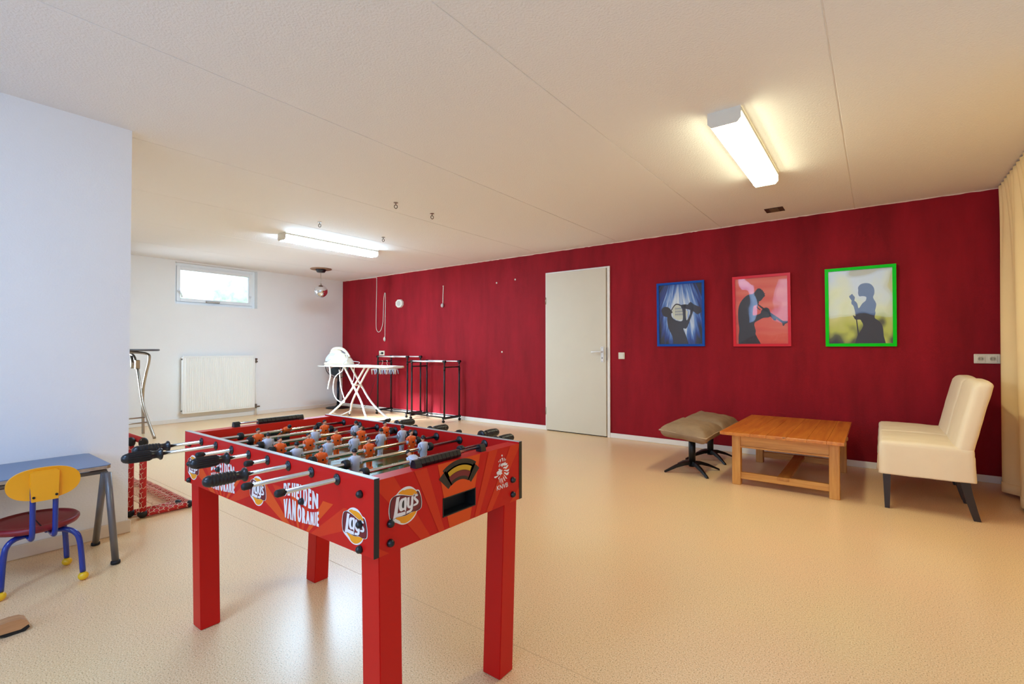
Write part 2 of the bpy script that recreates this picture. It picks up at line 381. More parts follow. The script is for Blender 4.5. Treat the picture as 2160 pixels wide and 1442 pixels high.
# outlines of printed shapes, millimetres around their centres
LAYS = {
  'OUT': [(-50.9, -26.8), (-55.1, -17.2), (-57.2, -1.7), (-55.2, 14.6), (-50.6, 27.5), (-41.1, 32.8), (-31.6, 36.2), (-21.9, 43.4), (-9.6, 48.3), (2.8, 49.8), (15.5, 47.7), (27.1, 41.4), (36.3, 33.9), (46.8, 31.2), (52.2, 21.2), (56.9, 6.1), (58.6, -6.4), (57.0, -19.0), (49.7, -24.1), (41.1, -25.8), (36.6, -33.5), (27.5, -41.9), (15.9, -47.5), (3.3, -49.8), (-9.2, -48.9), (-20.3, -44.5), (-31.2, -38.0), (-39.6, -34.2)],
  'YT': [(-25.5, 37.6), (-12.1, 43.1), (-4.6, 41.8), (5.4, 42.4), (20.7, 39.9), (32.4, 33.8), (38.9, 27.3), (40.9, 22.4), (29.8, 22.0), (20.8, 21.7), (6.7, 25.6), (-9.6, 31.1), (-19.4, 34.2)],
  'RB': [(-32.8, 33.1), (-42.3, 31.2), (-48.8, 25.2), (-52.3, 15.8), (-54.0, 2.2), (-53.3, -12.1), (-51.5, -21.0), (-43.2, -26.1), (-36.1, -23.2), (-24.0, -24.0), (-4.3, -26.5), (7.0, -25.7), (21.0, -22.9), (39.1, -24.3), (51.0, -21.7), (55.0, -15.5), (55.6, -1.6), (52.9, 12.0), (45.5, 26.8), (38.9, 29.3), (42.9, 22.4), (35.0, 20.1), (23.3, 20.3), (13.1, 21.9), (-4.6, 27.8), (-19.4, 31.5)],
  'YB': [(-34.9, -25.6), (-24.0, -25.0), (-4.3, -27.5), (8.2, -26.4), (22.2, -24.3), (37.8, -25.0), (31.3, -34.1), (18.5, -42.4), (5.8, -46.6), (-5.5, -46.5), (-16.6, -42.0), (-19.1, -37.2), (-26.4, -31.8)],
  'LL': [(-31.5, 29.0), (-19.4, 28.5), (-22.4, 24.4), (-28.3, -14.1), (-0.6, -15.7), (-0.6, -24.0), (-14.2, -24.6), (-30.1, -23.1), (-43.2, -26.1), (-40.3, -15.6), (-32.7, 24.1)],
  'LA': [(3.0, 19.2), (0.6, -14.1), (-4.4, -10.9), (-9.4, -10.5), (-14.3, -12.1), (-20.4, -8.6), (-23.5, 0.8), (-22.4, 12.9), (-16.9, 20.2), (-8.3, 21.5)],
  'LAH': [(-5.8, 14.6), (-6.3, -3.6), (-10.6, -4.4), (-13.1, 0.1), (-12.5, 8.6), (-9.5, 14.5)],
  'LY': [(5.5, 19.6), (13.1, 19.7), (12.2, -2.6), (14.5, -5.6), (17.7, -2.0), (19.5, 19.1), (27.2, 19.7), (26.0, -3.1), (24.1, -16.4), (18.4, -21.8), (1.9, -23.2), (3.1, -16.7), (13.3, -15.5), (17.7, -11.8), (12.0, -11.3), (5.6, -6.7), (3.3, 1.6)],
  'LQ': [(31.7, 26.5), (29.8, 22.0), (25.9, 22.0)],
  'LS': [(28.5, 15.9), (35.0, 20.3), (42.9, 19.4), (41.6, 15.3), (36.4, 16.0), (35.1, 12.4), (44.3, 3.2), (45.0, -3.0), (40.4, -7.8), (27.3, -8.9), (28.6, -3.8), (36.4, -2.8), (37.7, -0.2), (29.9, 7.7), (27.9, 12.1)],
}
LION = [
  [(1.3, 54.0), (4.7, 51.5), (4.7, 48.1), (1.3, 46.7), (-2.3, 49.3), (-2.3, 52.7)],
  [(-2.9, 42.2), (6.1, 42.3), (6.2, 32.9), (3.4, 28.9), (1.6, 37.0)],
  [(11.6, 40.8), (15.6, 39.0), (13.4, 29.3), (10.7, 28.7)],
  [(18.9, 37.2), (22.5, 34.3), (19.8, 29.3), (18.0, 30.7)],
  [(-11.8, 38.3), (-4.6, 40.4), (-6.4, 28.5), (-10.0, 31.4)],
  [(-18.0, 35.1), (-14.4, 35.5), (-15.3, 30.2), (-18.0, 31.8)],
  [(-17.1, 18.4), (-11.8, 25.1), (-5.5, 25.0), (-10.9, 20.5), (-13.5, 13.3)],
  [(-8.2, 17.8), (-1.0, 24.2), (11.6, 24.1), (22.6, 25.4), (19.8, 21.4), (31.8, 19.2), (28.1, 13.1), (17.1, 13.6), (6.2, 16.2), (0.8, 10.6), (-1.0, 17.6), (-5.5, 15.1)],
  [(6.2, 6.2), (11.6, 10.7), (22.6, 8.6), (30.9, 12.6), (37.7, 12.4), (31.8, 5.7), (24.4, 1.5), (13.4, 5.3)],
  [(8.9, -3.8), (15.2, -0.0), (28.1, -3.1), (42.0, -1.9), (37.4, -8.9), (28.1, -9.3), (17.1, -3.8)],
  [(10.7, -10.3), (17.1, -8.2), (26.3, -14.5), (31.8, -12.3), (41.1, -12.5), (35.5, -20.9), (27.2, -21.5), (20.7, -16.8)],
  [(-18.8, 7.8), (-10.9, 9.0), (-8.2, 4.6), (-2.8, 7.4), (-4.6, 2.8), (4.4, 1.0), (-1.0, -4.6), (3.5, -11.0), (-3.7, -11.8), (-7.3, -16.0), (-9.1, -11.8), (-17.0, -10.7), (-25.8, -8.3), (-28.5, -1.2), (-20.6, 2.6), (-15.3, 2.7)],
  [(-40.6, -11.8), (-31.1, -12.7), (-15.3, -11.0), (-18.8, -14.7), (-33.7, -18.7), (-39.7, -16.3)],
  [(-19.7, -20.6), (-11.7, -17.8), (-8.2, -16.4), (-17.0, -26.6)],
  [(-13.5, -25.2), (-10.8, -24.6), (-10.8, -36.7), (-12.6, -38.0)],
  [(-7.3, -26.5), (-3.7, -23.9), (-2.8, -42.9), (-4.9, -42.4), (-6.4, -34.4)],
  [(-1.0, -26.7), (1.7, -25.1), (8.0, -40.8), (6.2, -43.8), (1.7, -36.1)],
  [(6.2, -20.5), (10.7, -23.6), (20.8, -39.1), (16.2, -38.2), (8.9, -28.8)],
  [(8.0, -14.2), (15.3, -17.9), (30.9, -33.5), (22.6, -31.7), (15.3, -22.3)],
]
SAX = [
  [(-58.2, -337.5), (-94.4, -251.7), (-137.0, -159.0), (-152.0, -66.4), (-151.9, -29.4), (-192.3, -15.5), (-217.2, 35.1), (-210.7, 72.0), (-179.3, 92.0), (-135.9, 83.6), (-105.2, 51.4), (-86.9, 23.0), (-102.3, 11.4), (-99.4, -19.3), (-78.1, -50.7), (-38.7, -73.4), (21.4, -78.6), (30.7, -12.5), (25.0, 54.1), (10.2, 85.1), (40.2, 107.7), (63.9, 100.3), (63.7, 58.2), (63.4, -13.9), (74.9, -74.5), (110.6, -3.9), (116.7, 43.6), (145.9, 54.1), (139.8, 6.7), (122.1, -40.3), (86.4, -134.8), (62.6, -170.2), (32.9, -169.4), (73.8, -278.4), (85.3, -338.5)],
  [(-104.0, 49.5), (-86.7, 82.9), (-56.0, 117.9), (-22.7, 120.2), (13.3, 103.1), (10.3, 89.9), (-25.7, 106.4), (-53.0, 103.7), (-80.6, 71.6), (-94.2, 46.6)],
  [(10.3, 103.3), (58.1, 109.7), (87.6, 105.0), (117.1, 133.3), (157.8, 101.2), (226.7, 67.8), (235.1, 37.8), (226.4, 8.7), (191.9, -10.5), (157.3, 17.8), (110.8, 43.9), (63.7, 58.2), (16.2, 78.7)],
]
SAXW = [
  [(-93.0, 29.4), (-80.5, 89.9), (-43.9, 112.3), (4.3, 91.5), (30.9, 35.7), (27.5, -60.7), (-26.6, -70.8), (-75.0, -44.7)],
  [(51.8, 52.8), (87.2, 27.1), (74.9, -68.4), (63.4, -13.9)],
]
TRUMPET = [
  [(-197.3, -341.4), (-221.8, -281.3), (-212.9, -191.6), (-220.6, -95.4), (-219.9, 12.6), (-202.9, 83.7), (-163.9, 141.2), (-120.1, 174.1), (-71.4, 182.6), (-28.4, 232.5), (3.4, 227.2), (11.2, 212.0), (19.1, 217.3), (21.6, 199.6), (32.1, 195.9), (30.4, 181.5), (42.4, 177.7), (34.5, 163.7), (42.3, 154.4), (23.8, 135.2), (2.6, 107.3), (-18.6, 96.8), (-18.8, 79.2), (-40.1, 62.8), (-66.9, 52.5), (-75.2, 17.5), (-78.3, -41.4), (-46.2, -42.7), (-6.2, -26.9), (1.8, -3.8), (17.8, 18.8), (49.3, 31.7), (75.1, 15.9), (85.3, -13.6), (95.4, -42.9), (74.5, -71.0), (22.4, -74.8), (-19.9, -96.6), (-57.3, -118.8), (-65.6, -148.0), (-52.6, -207.2), (-55.5, -242.4), (-37.1, -283.8), (-0.5, -342.7)],
  [(-34.8, 68.4), (-29.4, 74.0), (28.3, 27.0), (95.5, -28.5), (161.6, -80.2), (201.8, -113.1), (241.7, -116.2), (241.6, -131.6), (219.1, -145.1), (206.4, -164.6), (196.4, -155.8), (191.6, -132.8), (156.4, -103.0), (126.0, -75.9), (17.7, 12.9)],
  [(74.7, -47.9), (95.4, -42.9), (141.2, -85.2), (138.6, -105.2), (120.7, -104.6)],
  [(-40.1, 59.9), (-29.5, 59.3), (-32.3, 38.9), (-3.4, 11.0), (-8.7, 5.4), (-41.4, 33.5)],
]
SINGER = [
  [(-29.4, -339.5), (-19.3, -274.7), (-4.6, -245.5), (24.5, -181.6), (13.0, -140.1), (1.2, -122.1), (-32.4, -120.8), (-46.7, -96.6), (-51.4, -78.6), (-32.1, -85.4), (-45.8, 4.1), (-62.6, 28.8), (-59.9, 58.3), (-40.6, 57.2), (-19.1, 32.2), (-7.5, -15.6), (21.6, 29.9), (45.5, 52.0), (50.5, 86.8), (22.2, 97.5), (-1.7, 96.1), (-11.1, 126.3), (-8.4, 155.6), (-10.6, 179.4), (8.8, 207.4), (42.2, 216.4), (79.8, 207.5), (107.5, 170.4), (111.7, 117.8), (102.0, 77.7), (124.7, 18.3), (114.9, -45.0), (119.4, -62.6), (112.0, -108.7), (141.8, -138.8), (168.9, -185.8), (177.2, -277.9), (181.2, -341.2)],
  [(-81.5, 101.3), (-57.0, 123.5), (-35.4, 89.4), (-40.6, 57.2), (-59.9, 58.3), (-74.3, 83.0)],
  [(-29.9, -115.0), (-21.8, -115.3), (-7.2, -263.1), (-16.8, -263.0)],
]


# ================================================================ ROOM SHELL
def struct(o): return tag(o, kind='structure')
YB = -2.3                                   # wall behind the camera
XR = 0.98                                   # wall behind the curtain
XL, YL = -3.647, 0.960                      # end of the white wall on the left
b = MB(); b.box((-W - .3, YB - .3, -.12), (XR + .3, D + .3, 0)); struct(b.build('floor', 'floor'))
# vinyl seams, narrow welded joints in the floor covering
b = MB(); b.box((XL - 4.7, 1.4725, 0), (-2.2, 1.4755, .0008)); b.box((-2.2, 1.4725, 0), (XR, 1.4755, .0004)); struct(b.build('trim_1', mat('floor_joint', S(220, 182, 136), .5)))
b = MB()
b.box((-W - .3, YB - .3, C + .004), (XR + .3, D + .3, C + .2))
xs = [-W - .3, -7.36, -6.16, -4.96, -3.759, -2.570, -1.361, -.159, XR + .3]
for i in range(len(xs) - 1):
    b.box((xs[i] + .003, YB - .3, C), (xs[i + 1] - .003, D + .3, C + .006), bev=.002, seg=1)
struct(b.build('ceiling', 'ceil'))
b = MB(); b.box((-W - .3, D, 0), (XR + .3, D + .2, C + .02)); struct(b.build('wall_back', 'redwall'))
# pale ragged paint edge along the ceiling and the plinth of the red wall
random.seed(3)
b = MB(); pts = []; x = -W
while x < .84:
    pts.append((x, C - .006 - random.random() * .006)); x += .02 + random.random() * .05
pts = [(-W, C)] + pts + [(.84, C)]
b.poly(pts, lambda u, v: (u, D - .0015, v)); struct(b.build('trim_2', mat('unpainted_plaster_edge', S(222, 192, 176), .7)))
def hole_wall(b, ax, face, t, a0, a1, h0, h1, z0, z1):
    """vertical slab with one opening; ax 0: slab normal to x, 1: normal to y"""
    def bx(p0, p1, q0, q1):
        if ax == 0: b.box((min(face, t), p0, q0), (max(face, t), p1, q1))
        else: b.box((p0, min(face, t), q0), (p1, max(face, t), q1))
    bx(a0, h0, 0, C + .02); bx(h1, a1, 0, C + .02); bx(h0, h1, 0, z0); bx(h0, h1, z1, C + .02)
WY0, WY1, WZ0, WZ1 = 2.768, 3.981, 1.797, 2.432
HW = (1.1, 2.0, .10, 2.15)                     # garden window hidden behind the white wall
b = MB()
def bx(y0, y1, z0, z1): b.box((-W - .28, y0, z0), (-W, y1, z1))
bx(YL - .2, HW[0], 0, C + .02); bx(HW[0], HW[1], 0, HW[2]); bx(HW[0], HW[1], HW[3], C + .02); bx(HW[1], WY0, 0, C + .02)
bx(WY0, WY1, 0, WZ0); bx(WY0, WY1, WZ1, C + .02); bx(WY1, D, 0, C + .02)
struct(b.build('wall_left', 'white_wall'))
b = MB(); b.box((-W, YL - .2, 0), (XL, YL, C + .02)); b.box((XL - .2, YB, 0), (XL, YL - .2, C + .02)); struct(b.build('wall_inner', 'white_wall'))
b = MB(); b.box((XR, YB, 0), (XR + .2, D, C + .02)); struct(b.build('wall_right', 'white_wall'))
FW = (-1.95, .45, .92, 2.2); FN = (-2.80, -2.44, .92, 2.2)
b = MB(); hole_wall(b, 1, YB, YB - .25, -2.2, XR + .2, *FW); hole_wall(b, 1, YB, YB - .25, XL - .2, -2.2, *FN); struct(b.build('wall_front', 'white_wall'))
# skirting
def skirt(name, a, bb): 
    q = MB(); q.box(a, bb, bev=.004, seg=1); return struct(q.build(name, 'trim'))
skirt('baseboard_back', (-2.691, D - .014, 0), (XR, D, .060))
skirt('baseboard_back_left', (-W, D - .014, 0), (-3.654, D, .060))
skirt('baseboard_left', (-W, YL, 0), (-W + .014, D - .014, .065))
skirt('baseboard_right', (XR - .014, YB, 0), (XR, D - .014, .06))
q = MB(); q.box((XL, YB, 0), (XL + .014, YL + .014, .075), bev=.005, seg=1); q.box((-W + .014, YL, 0), (XL, YL + .014, .075), bev=.005, seg=1)
struct(q.build('baseboard_inner', mat('cream_skirting', S(226, 208, 184), .5, var=(12, .04))))
# ---------------------------------------------------------------- door
dr = struct(thing('door_1', (-3.17, D, 0), None, None))
b = MB(); y = D - .016
b.box((-3.654, y, 0), (-3.630, D, 2.162), bev=.002, seg=1); b.box((-2.730, y, 0), (-2.691, D, 2.162), bev=.002, seg=1); b.box((-3.630, y, 2.140), (-2.730, D, 2.162), bev=.002, seg=1)
b.build('door_frame', 'trim', dr)
b = MB(); b.box((-3.636, D - .030, .012), (-2.736, D, 2.142), bev=.003); lf = b.build('door_leaf', 'door', dr)
b = MB(); b.box((-3.64, D - .004, .001), (-2.73, D, .012)); b.build('threshold_gap', 'dark', dr)
for z in (1.775, .265):
    b = MB(); b.box((-3.650, D - .026, z - .05), (-3.632, D - .015, z + .05), bev=.002, seg=1); b.cyl((-3.643, D - .029, z - .046), (-3.643, D - .029, z + .046), .006, seg=10); b.build('hinge', 'steel', dr)
b = MB(); b.box((-2.806, D - .038, .945), (-2.768, D - .029, 1.140), bev=.003)
for z in (.957, 1.128): b.cyl((-2.787, D - .040, z), (-2.787, D - .036, z), .004, 1, 8)
b.box((-2.791, D - .0395, 1.000 - .013), (-2.783, D - .037, 1.000 + .010), 1); hp = b.build('handle_plate', ['alu', 'dark'], dr)
b = MB(); b.cyl((-2.787, D - .036, 1.077), (-2.787, D - .082, 1.077), .0095); b.tube(smooth([(-2.787, D - .080, 1.077), (-2.81, D - .083, 1.077), (-2.90, D - .080, 1.074), (-2.918, D - .076, 1.073)], 4), .0088); b.build('door_handle', 'alu', dr)
b = MB(); b.box((-2.734, D - .031, .97), (-2.728, D - .012, 1.13)); b.build('strike_plate', 'brass', dr)
# ---------------------------------------------------------------- window in the white wall
def window(name, ax, pos, a0, a1, z0, z1, dep, fr=.045, sash=.05, handles=True, inward=1):
    w = struct(thing(name, (pos if ax == 0 else (a0 + a1) / 2, (a0 + a1) / 2 if ax == 0 else pos, z0), None, None))
    def P(a, d, z): return (pos - inward * d, a, z) if ax == 0 else (a, pos - inward * d, z)
    def rb(b, a_0, a_1, d0, d1, z_0, z_1, m=0, bev=.003):
        p = P(a_0, d0, z_0); q = P(a_1, d1, z_1)
        b.box([min(p[i], q[i]) for i in range(3)], [max(p[i], q[i]) for i in range(3)], m, bev, seg=1)
    def ring(b, e, f, d0, d1):
        rb(b, a0 + e, a0 + e + f, d0, d1, z0 + e, z1 - e); rb(b, a1 - e - f, a1 - e, d0, d1, z0 + e, z1 - e)
        rb(b, a0 + e + f, a1 - e - f, d0, d1, z0 + e, z0 + e + f); rb(b, a0 + e + f, a1 - e - f, d0, d1, z1 - e - f, z1 - e)
    b = MB(); ring(b, 0, fr, dep, dep + .07); b.build('window_frame', 'pvc', w)
    b = MB(); ring(b, fr + .002, sash, dep - .018, dep + .05); s = b.build('window_sash', 'pvc', w)
    b = MB(); e = fr + sash; rb(b, a0 + e - .004, a1 - e + .004, dep + .012, dep + .018, z0 + e - .004, z1 - e + .004, bev=0); b.build('window_pane', 'glass', s)
    if handles:
        for a, sg in ((a0 + fr + .03, 1), (a1 - fr - .03, -1)):
            b = MB(); b.cyl(P(a, dep - .02, z0 + .205), P(a, dep - .045, z0 + .205), .017); b.tube([P(a, dep - .045, z0 + .205), P(a + sg * .02, dep - .05, z0 + .16), P(a + sg * .035, dep - .05, z0 + .11)], .009); b.build('window_handle', 'pvc', w)
        am = (a0 + a1) / 2 - .06; b = MB(); rb(b, am - .1, am + .1, dep - .05, dep - .02, z0 + fr + .008, z0 + fr + .03, bev=.004); b.build('window_latch', 'steel', w)
    return w
window('window_1', 0, -W, WY0, WY1, WZ0, WZ1, .10)
window('window_2', 0, -W, HW[0], HW[1], HW[2], HW[3], .10, handles=False)
window('window_3', 1, YB, FW[0], FW[1], FW[2], FW[3], .08, fr=.06, sash=.06, handles=False)
window('window_4', 1, YB, FN[0], FN[1], FN[2], FN[3], .08, fr=.03, sash=.03, handles=False)
# garden outside the high window
b = MB(); b.box((-W - 7, -6, 1.55), (-W - .28, 12, 1.60)); struct(b.build('ground', 'ground'))
def blob(c, r, seed):
    b = MB(); b.ball(c, r, seg=40, rings=26)
    for v in b.bm.verts:
        d = (v.co - Vector(c)); v.co += d * .22 * noise.noise(v.co * 4.3 + Vector((seed, 0, 0))) + d * .12 * noise.noise(v.co * 13 + Vector((0, seed, 0)))
    return b
b = blob((-W - 3.2, 5.35, 2.05), (.8, .75, .72), 1.7); tag(b.build('garden_bush', 'bush'), 'blurred green bush outside the high window, at the right of its pane', 'bush')
b = blob((-W - 5.0, 3.9, 2.0), (.7, .95, .55), 5.1); tag(b.build('garden_bush', 'bush'), 'faint low green bush outside the high window, further back at the left', 'bush')

# ================================================================ CEILING FITTINGS
def ceiling_lamp(x0, x1, y0, y1, em, label):
    t = thing('ceiling_light', ((x0 + x1) / 2, (y0 + y1) / 2, C), label, 'ceiling light', 'fluorescent ceiling lights')
    z = C; h = .082
    b = MB(); b.box((x0 + .012, y0 + .006, z - .022), (x1 - .012, y1 - .006, z)); b.build('base_tray', 'plastic', t)
    b = MB(); b.prism([(x0 + .004, z - .020), (x1 - .004, z - .020), (x1 - .004, z - h + .022), (x1 - .022, z - h), (x0 + .022, z - h), (x0 + .004, z - h + .022)], lambda u, v: (u, y0 + .004, v), lambda u, v: (u, y1 - .004, v)); b.bm.normal_update()
    bmesh.ops.recalc_face_normals(b.bm, faces=b.bm.faces[:])
    for f in b.bm.faces: f.material_index = 1 if abs(f.normal.x) > .9 else 0
    b.build('diffuser', [mat('lit_white_diffuser', S(240, 240, 230), .4, emis=em[0], es=em[1]), mat('dim_lit_diffuser_side', S(240, 240, 230), .4, emis=em[0], es=em[1] * .14)], t)
    for ya, yb in ((y0 - .004, y0 + .004), (y1 - .004, y1 + .004)):
        b = MB(); b.prism([(x0, z), (x1, z), (x1, z - h + .02), (x1 - .02, z - h - .003), (x0 + .02, z - h - .003), (x0, z - h + .02)], lambda u, v: (u, ya, v), lambda u, v: (u, yb, v)); b.build('end_cap', 'plastic', t)
    for xx in (x0, x1):
        b = MB(); b.box((xx - .003, y0 + .004, z - .026), (xx + .003, y1 - .004, z - .004)); b.build('side_rail', 'plastic', t)
    return t
ceiling_lamp(-.764, -.588, 2.872, 4.140, LAMP_NEAR, 'long boxy white ceiling light, lit, above the coffee table side of the room')
ceiling_lamp(-5.565, -5.392, 2.855, 4.144, LAMP_FAR, 'long boxy white ceiling light, lit, near the disco ball and the hooks')
hk = None
for (x, y, rz, lab) in ((-3.508, 2.889, .2, 'small steel ceiling hook, third from the left of the four'), (-3.504, 3.338, .5, 'small steel ceiling hook, the rightmost of the four'),
                   (-4.688, 2.85, .1, 'small steel ceiling hook, the leftmost of the four'), (-4.716, 3.696, -.2, 'small steel ceiling hook nearest the far end of the far ceiling light')):
    if hk is None:
        hk = thing('ceiling_hook', (x, y, C), lab, 'hook', 'ring hooks in the ceiling')
        b = MB(); b.cyl((x, y, C - .004), (x, y, C), .020, seg=14); b.build('hook_plate', 'steel', hk)
        b = MB(); b.cyl((x, y, C - .022), (x, y, C), .003, seg=8)
        b.tube([(x + .0135 * math.sin(a) * .8, y + .0135 * math.sin(a) * .6, C - .038 + .0165 * math.cos(a)) for a in [2 * math.pi * k / 18 for k in range(18)]], .0034, closed=True, seg=8); b.build('hook_ring', mat('dark_steel', S(92, 78, 60), .3, .9), hk)
        hk.rotation_euler = (0, 0, rz)
    else: dup(hk, (x, y, C), rz, lab)
t = thing('ceiling_vent', (-.777, 5.23, C), 'dark brown rectangular vent in the ceiling close to the red wall', 'vent')
b = MB(); b.box((-.857, 5.15, C - .004), (-.699, 5.31, C), bev=.001, seg=1); b.build('vent_frame', 'vent', t)
b = MB()
for k in range(7): b.box((-.815, 5.165 + k * .019, C - .007), (-.741, 5.177 + k * .019, C - .003))
b.build('vent_louvre', 'ventc', t)
t = thing('disco_ball', (-7.404, 4.528, C), 'mirrored disco ball hanging from the ceiling in the far corner', 'disco ball')
b = MB(); b.lathe([(.165, 0), (.17, -.008), (.16, -.014)], (-7.404, 4.528, C)); b.build('ceiling_plate', 'brown', t)
b = MB(); b.lathe([(.085, -.014), (.082, -.03), (.06, -.062), (.02, -.064)], (-7.404, 4.528, C)); b.build('motor_cap', 'black', t)
b = MB(); b.cyl((-7.404, 4.528, C - .06), (-7.404, 4.528, 2.185), .003, seg=6); b.cyl((-7.404, 4.528, 2.20), (-7.404, 4.528, 2.178), .014, seg=10); b.build('hanging_wire', 'steel', t)
b = MB(); b.ball((-7.404, 4.528, 2.076), .107, seg=44, rings=24)
for f in b.bm.faces: f.smooth = False
b.build('mirror_ball', 'mirror', t)

# ================================================================ THINGS ON THE RED WALL
Y = D
t = thing('power_cord', (-7.37, Y, 2.43), 'long white power cord looped over a nail on the red wall, plug hanging down', 'cord')
p = [(-7.845, Y - .007, 2.444), (-7.60, Y - .006, 2.440), (-7.385, Y - .006, 2.432), (-7.366, Y - .006, 2.40), (-7.368, Y - .006, 2.1), (-7.378, Y - .006, 1.75), (-7.375, Y - .006, 1.52), (-7.345, Y - .007, 1.445), (-7.29, Y - .008, 1.425), (-7.23, Y - .008, 1.47), (-7.180, Y - .008, 1.60), (-7.165, Y - .008, 1.85), (-7.150, Y - .008, 2.06), (-7.125, Y - .010, 2.13), (-7.105, Y - .010, 2.06), (-7.112, Y - .010, 1.7), (-7.117, Y - .010, 1.45), (-7.115, Y - .012, 1.33)]
b = MB(); b.tube(smooth(p, 6), .0052, seg=8); b.build('cable', 'plastic', t)
b = MB(); b.lathe([(.006, 0), (.012, -.01), (.021, -.03), (.021, -.062), (.014, -.07)], (-7.115, Y - .022, 1.335)); b.cyl((-7.106, Y - .022, 1.27), (-7.106, Y - .022, 1.250), .003, seg=6); b.cyl((-7.124, Y - .022, 1.27), (-7.124, Y - .022, 1.250), .003, seg=6); b.build('plug', 'plastic', t)
b = MB(); b.cyl((-7.122, Y, 2.128), (-7.122, Y - .02, 2.135), .003, seg=6); b.build('nail', 'steel', t)
t = thing('smoke_alarm', (-6.717, Y, 1.915), 'round white octagonal alarm disc on the red wall', 'alarm')
b = MB(); o8 = [(.098 * math.cos(math.pi / 8 + k * math.pi / 4), .079 * math.sin(math.pi / 8 + k * math.pi / 4)) for k in range(8)]
b.prism(o8, lambda u, v: (-6.717 + u, Y, 1.915 + v), lambda u, v: (-6.717 + u * .93, Y - .032, 1.915 + v * .93)); b.build('alarm_body', 'plastic', t)
b = MB(); b.cyl((-6.717, Y - .030, 1.915), (-6.717, Y - .034, 1.915), .045, seg=20); b.build('alarm_grille', mat('pale_grey_plastic', S(196, 190, 178), .5), t)
t = thing('pull_cord', (-5.65, Y, 2.13), 'short white pull cord with a grey knob hanging on the red wall', 'cord')
b = MB(); b.tube(smooth([(-5.643, Y - .006, 2.135), (-5.647, Y - .008, 2.0), (-5.650, Y - .008, 1.845)], 4), .006, seg=8); b.ball((-5.643, Y - .008, 2.137), .011, seg=8, rings=6); b.build('cord', 'plastic', t)
b = MB(); b.ball((-5.652, Y - .022, 1.822), (.030, .018, .033), seg=14, rings=9); b.build('knob', mat('grey_knob', S(186, 168, 160), .4), t)
for (x, z, l) in ((-4.532, 2.101, 'small white wall plug in the red wall, the left one of the high pair'), (-4.186, 2.121, 'small white wall plug in the red wall, nearest the door top'), (-4.43, 1.07, 'small white wall plug low in the red wall, left of the door')):
    b = MB(); b.lathe([(.003, .0), (.012, .0), (.012, .004), (.006, .006), (0.003, .006)], (x, Y, z), (0, -1, 0), seg=12); b.box((x - .007, Y - .004, z - .014), (x + .007, Y, z + .012), bev=.002, seg=1)
    tag(b.build('wall_plug', 'plastic', loc=(x, Y, z)), l, 'wall plug', 'wall plugs in the red wall')
t = thing('wall_socket', (-7.21, Y, 1.04), 'single cream wall socket with a black plug, on the red wall above the clothes rack', 'socket')
b = MB(); b.box((-7.288, Y - .012, .998), (-7.132, Y, 1.082), bev=.006); b.build('cover_plate', 'sock', t)
b = MB(); b.lathe([(.024, .0003), (.024, .004), (.020, .004), (.019, .001), (0, .001)], (-7.175, Y - .012, 1.04), (0, -1, 0)); b.build('socket_outlet', 'sock', t)
t = thing('light_switch', (-2.538, Y, 1.029), 'square cream light switch on the red wall right of the door', 'switch')
b = MB(); b.box((-2.579, Y - .010, .988), (-2.497, Y, 1.070), bev=.007); b.build('switch_plate', 'sock', t)
b = MB(); b.box((-2.566, Y - .014, 1.001), (-2.510, Y - .009, 1.057), bev=.003); b.build('rocker', 'plastic', t)
t = thing('double_socket', (.731, Y, 1.03), 'cream double wall socket on the red wall beside the curtain', 'socket')
b = MB(); b.box((.651, Y - .011, .990), (.812, Y, 1.070), bev=.007); b.build('cover_plate', 'sock', t)
for x in (.694, .767):
    b = MB(); b.box((x - .027, Y - .0135, 1.03 - .028), (x + .027, Y - .010, 1.03 + .028), bev=.003)
    b.tube([(x + .0205 * math.cos(k * math.pi / 12), Y - .0138, 1.03 + .0205 * math.sin(k * math.pi / 12)) for k in range(24)], .0018, 0, 6, closed=True)
    b.cyl((x, Y - .0130, 1.03), (x, Y - .0139, 1.03), .0195, 1, 24)
    for dx in (-.0095, .0095): b.cyl((x + dx, Y - .0139, 1.03), (x + dx, Y - .0143, 1.03), .0032, 2, 8)
    for dz in (-.016, .016): b.box((x - .003, Y - .0146, 1.03 + dz - .003), (x + .003, Y - .0138, 1.03 + dz + .003), 0)
    b.build('socket_outlet', ['sock', 'greyin', 'dark'], t)
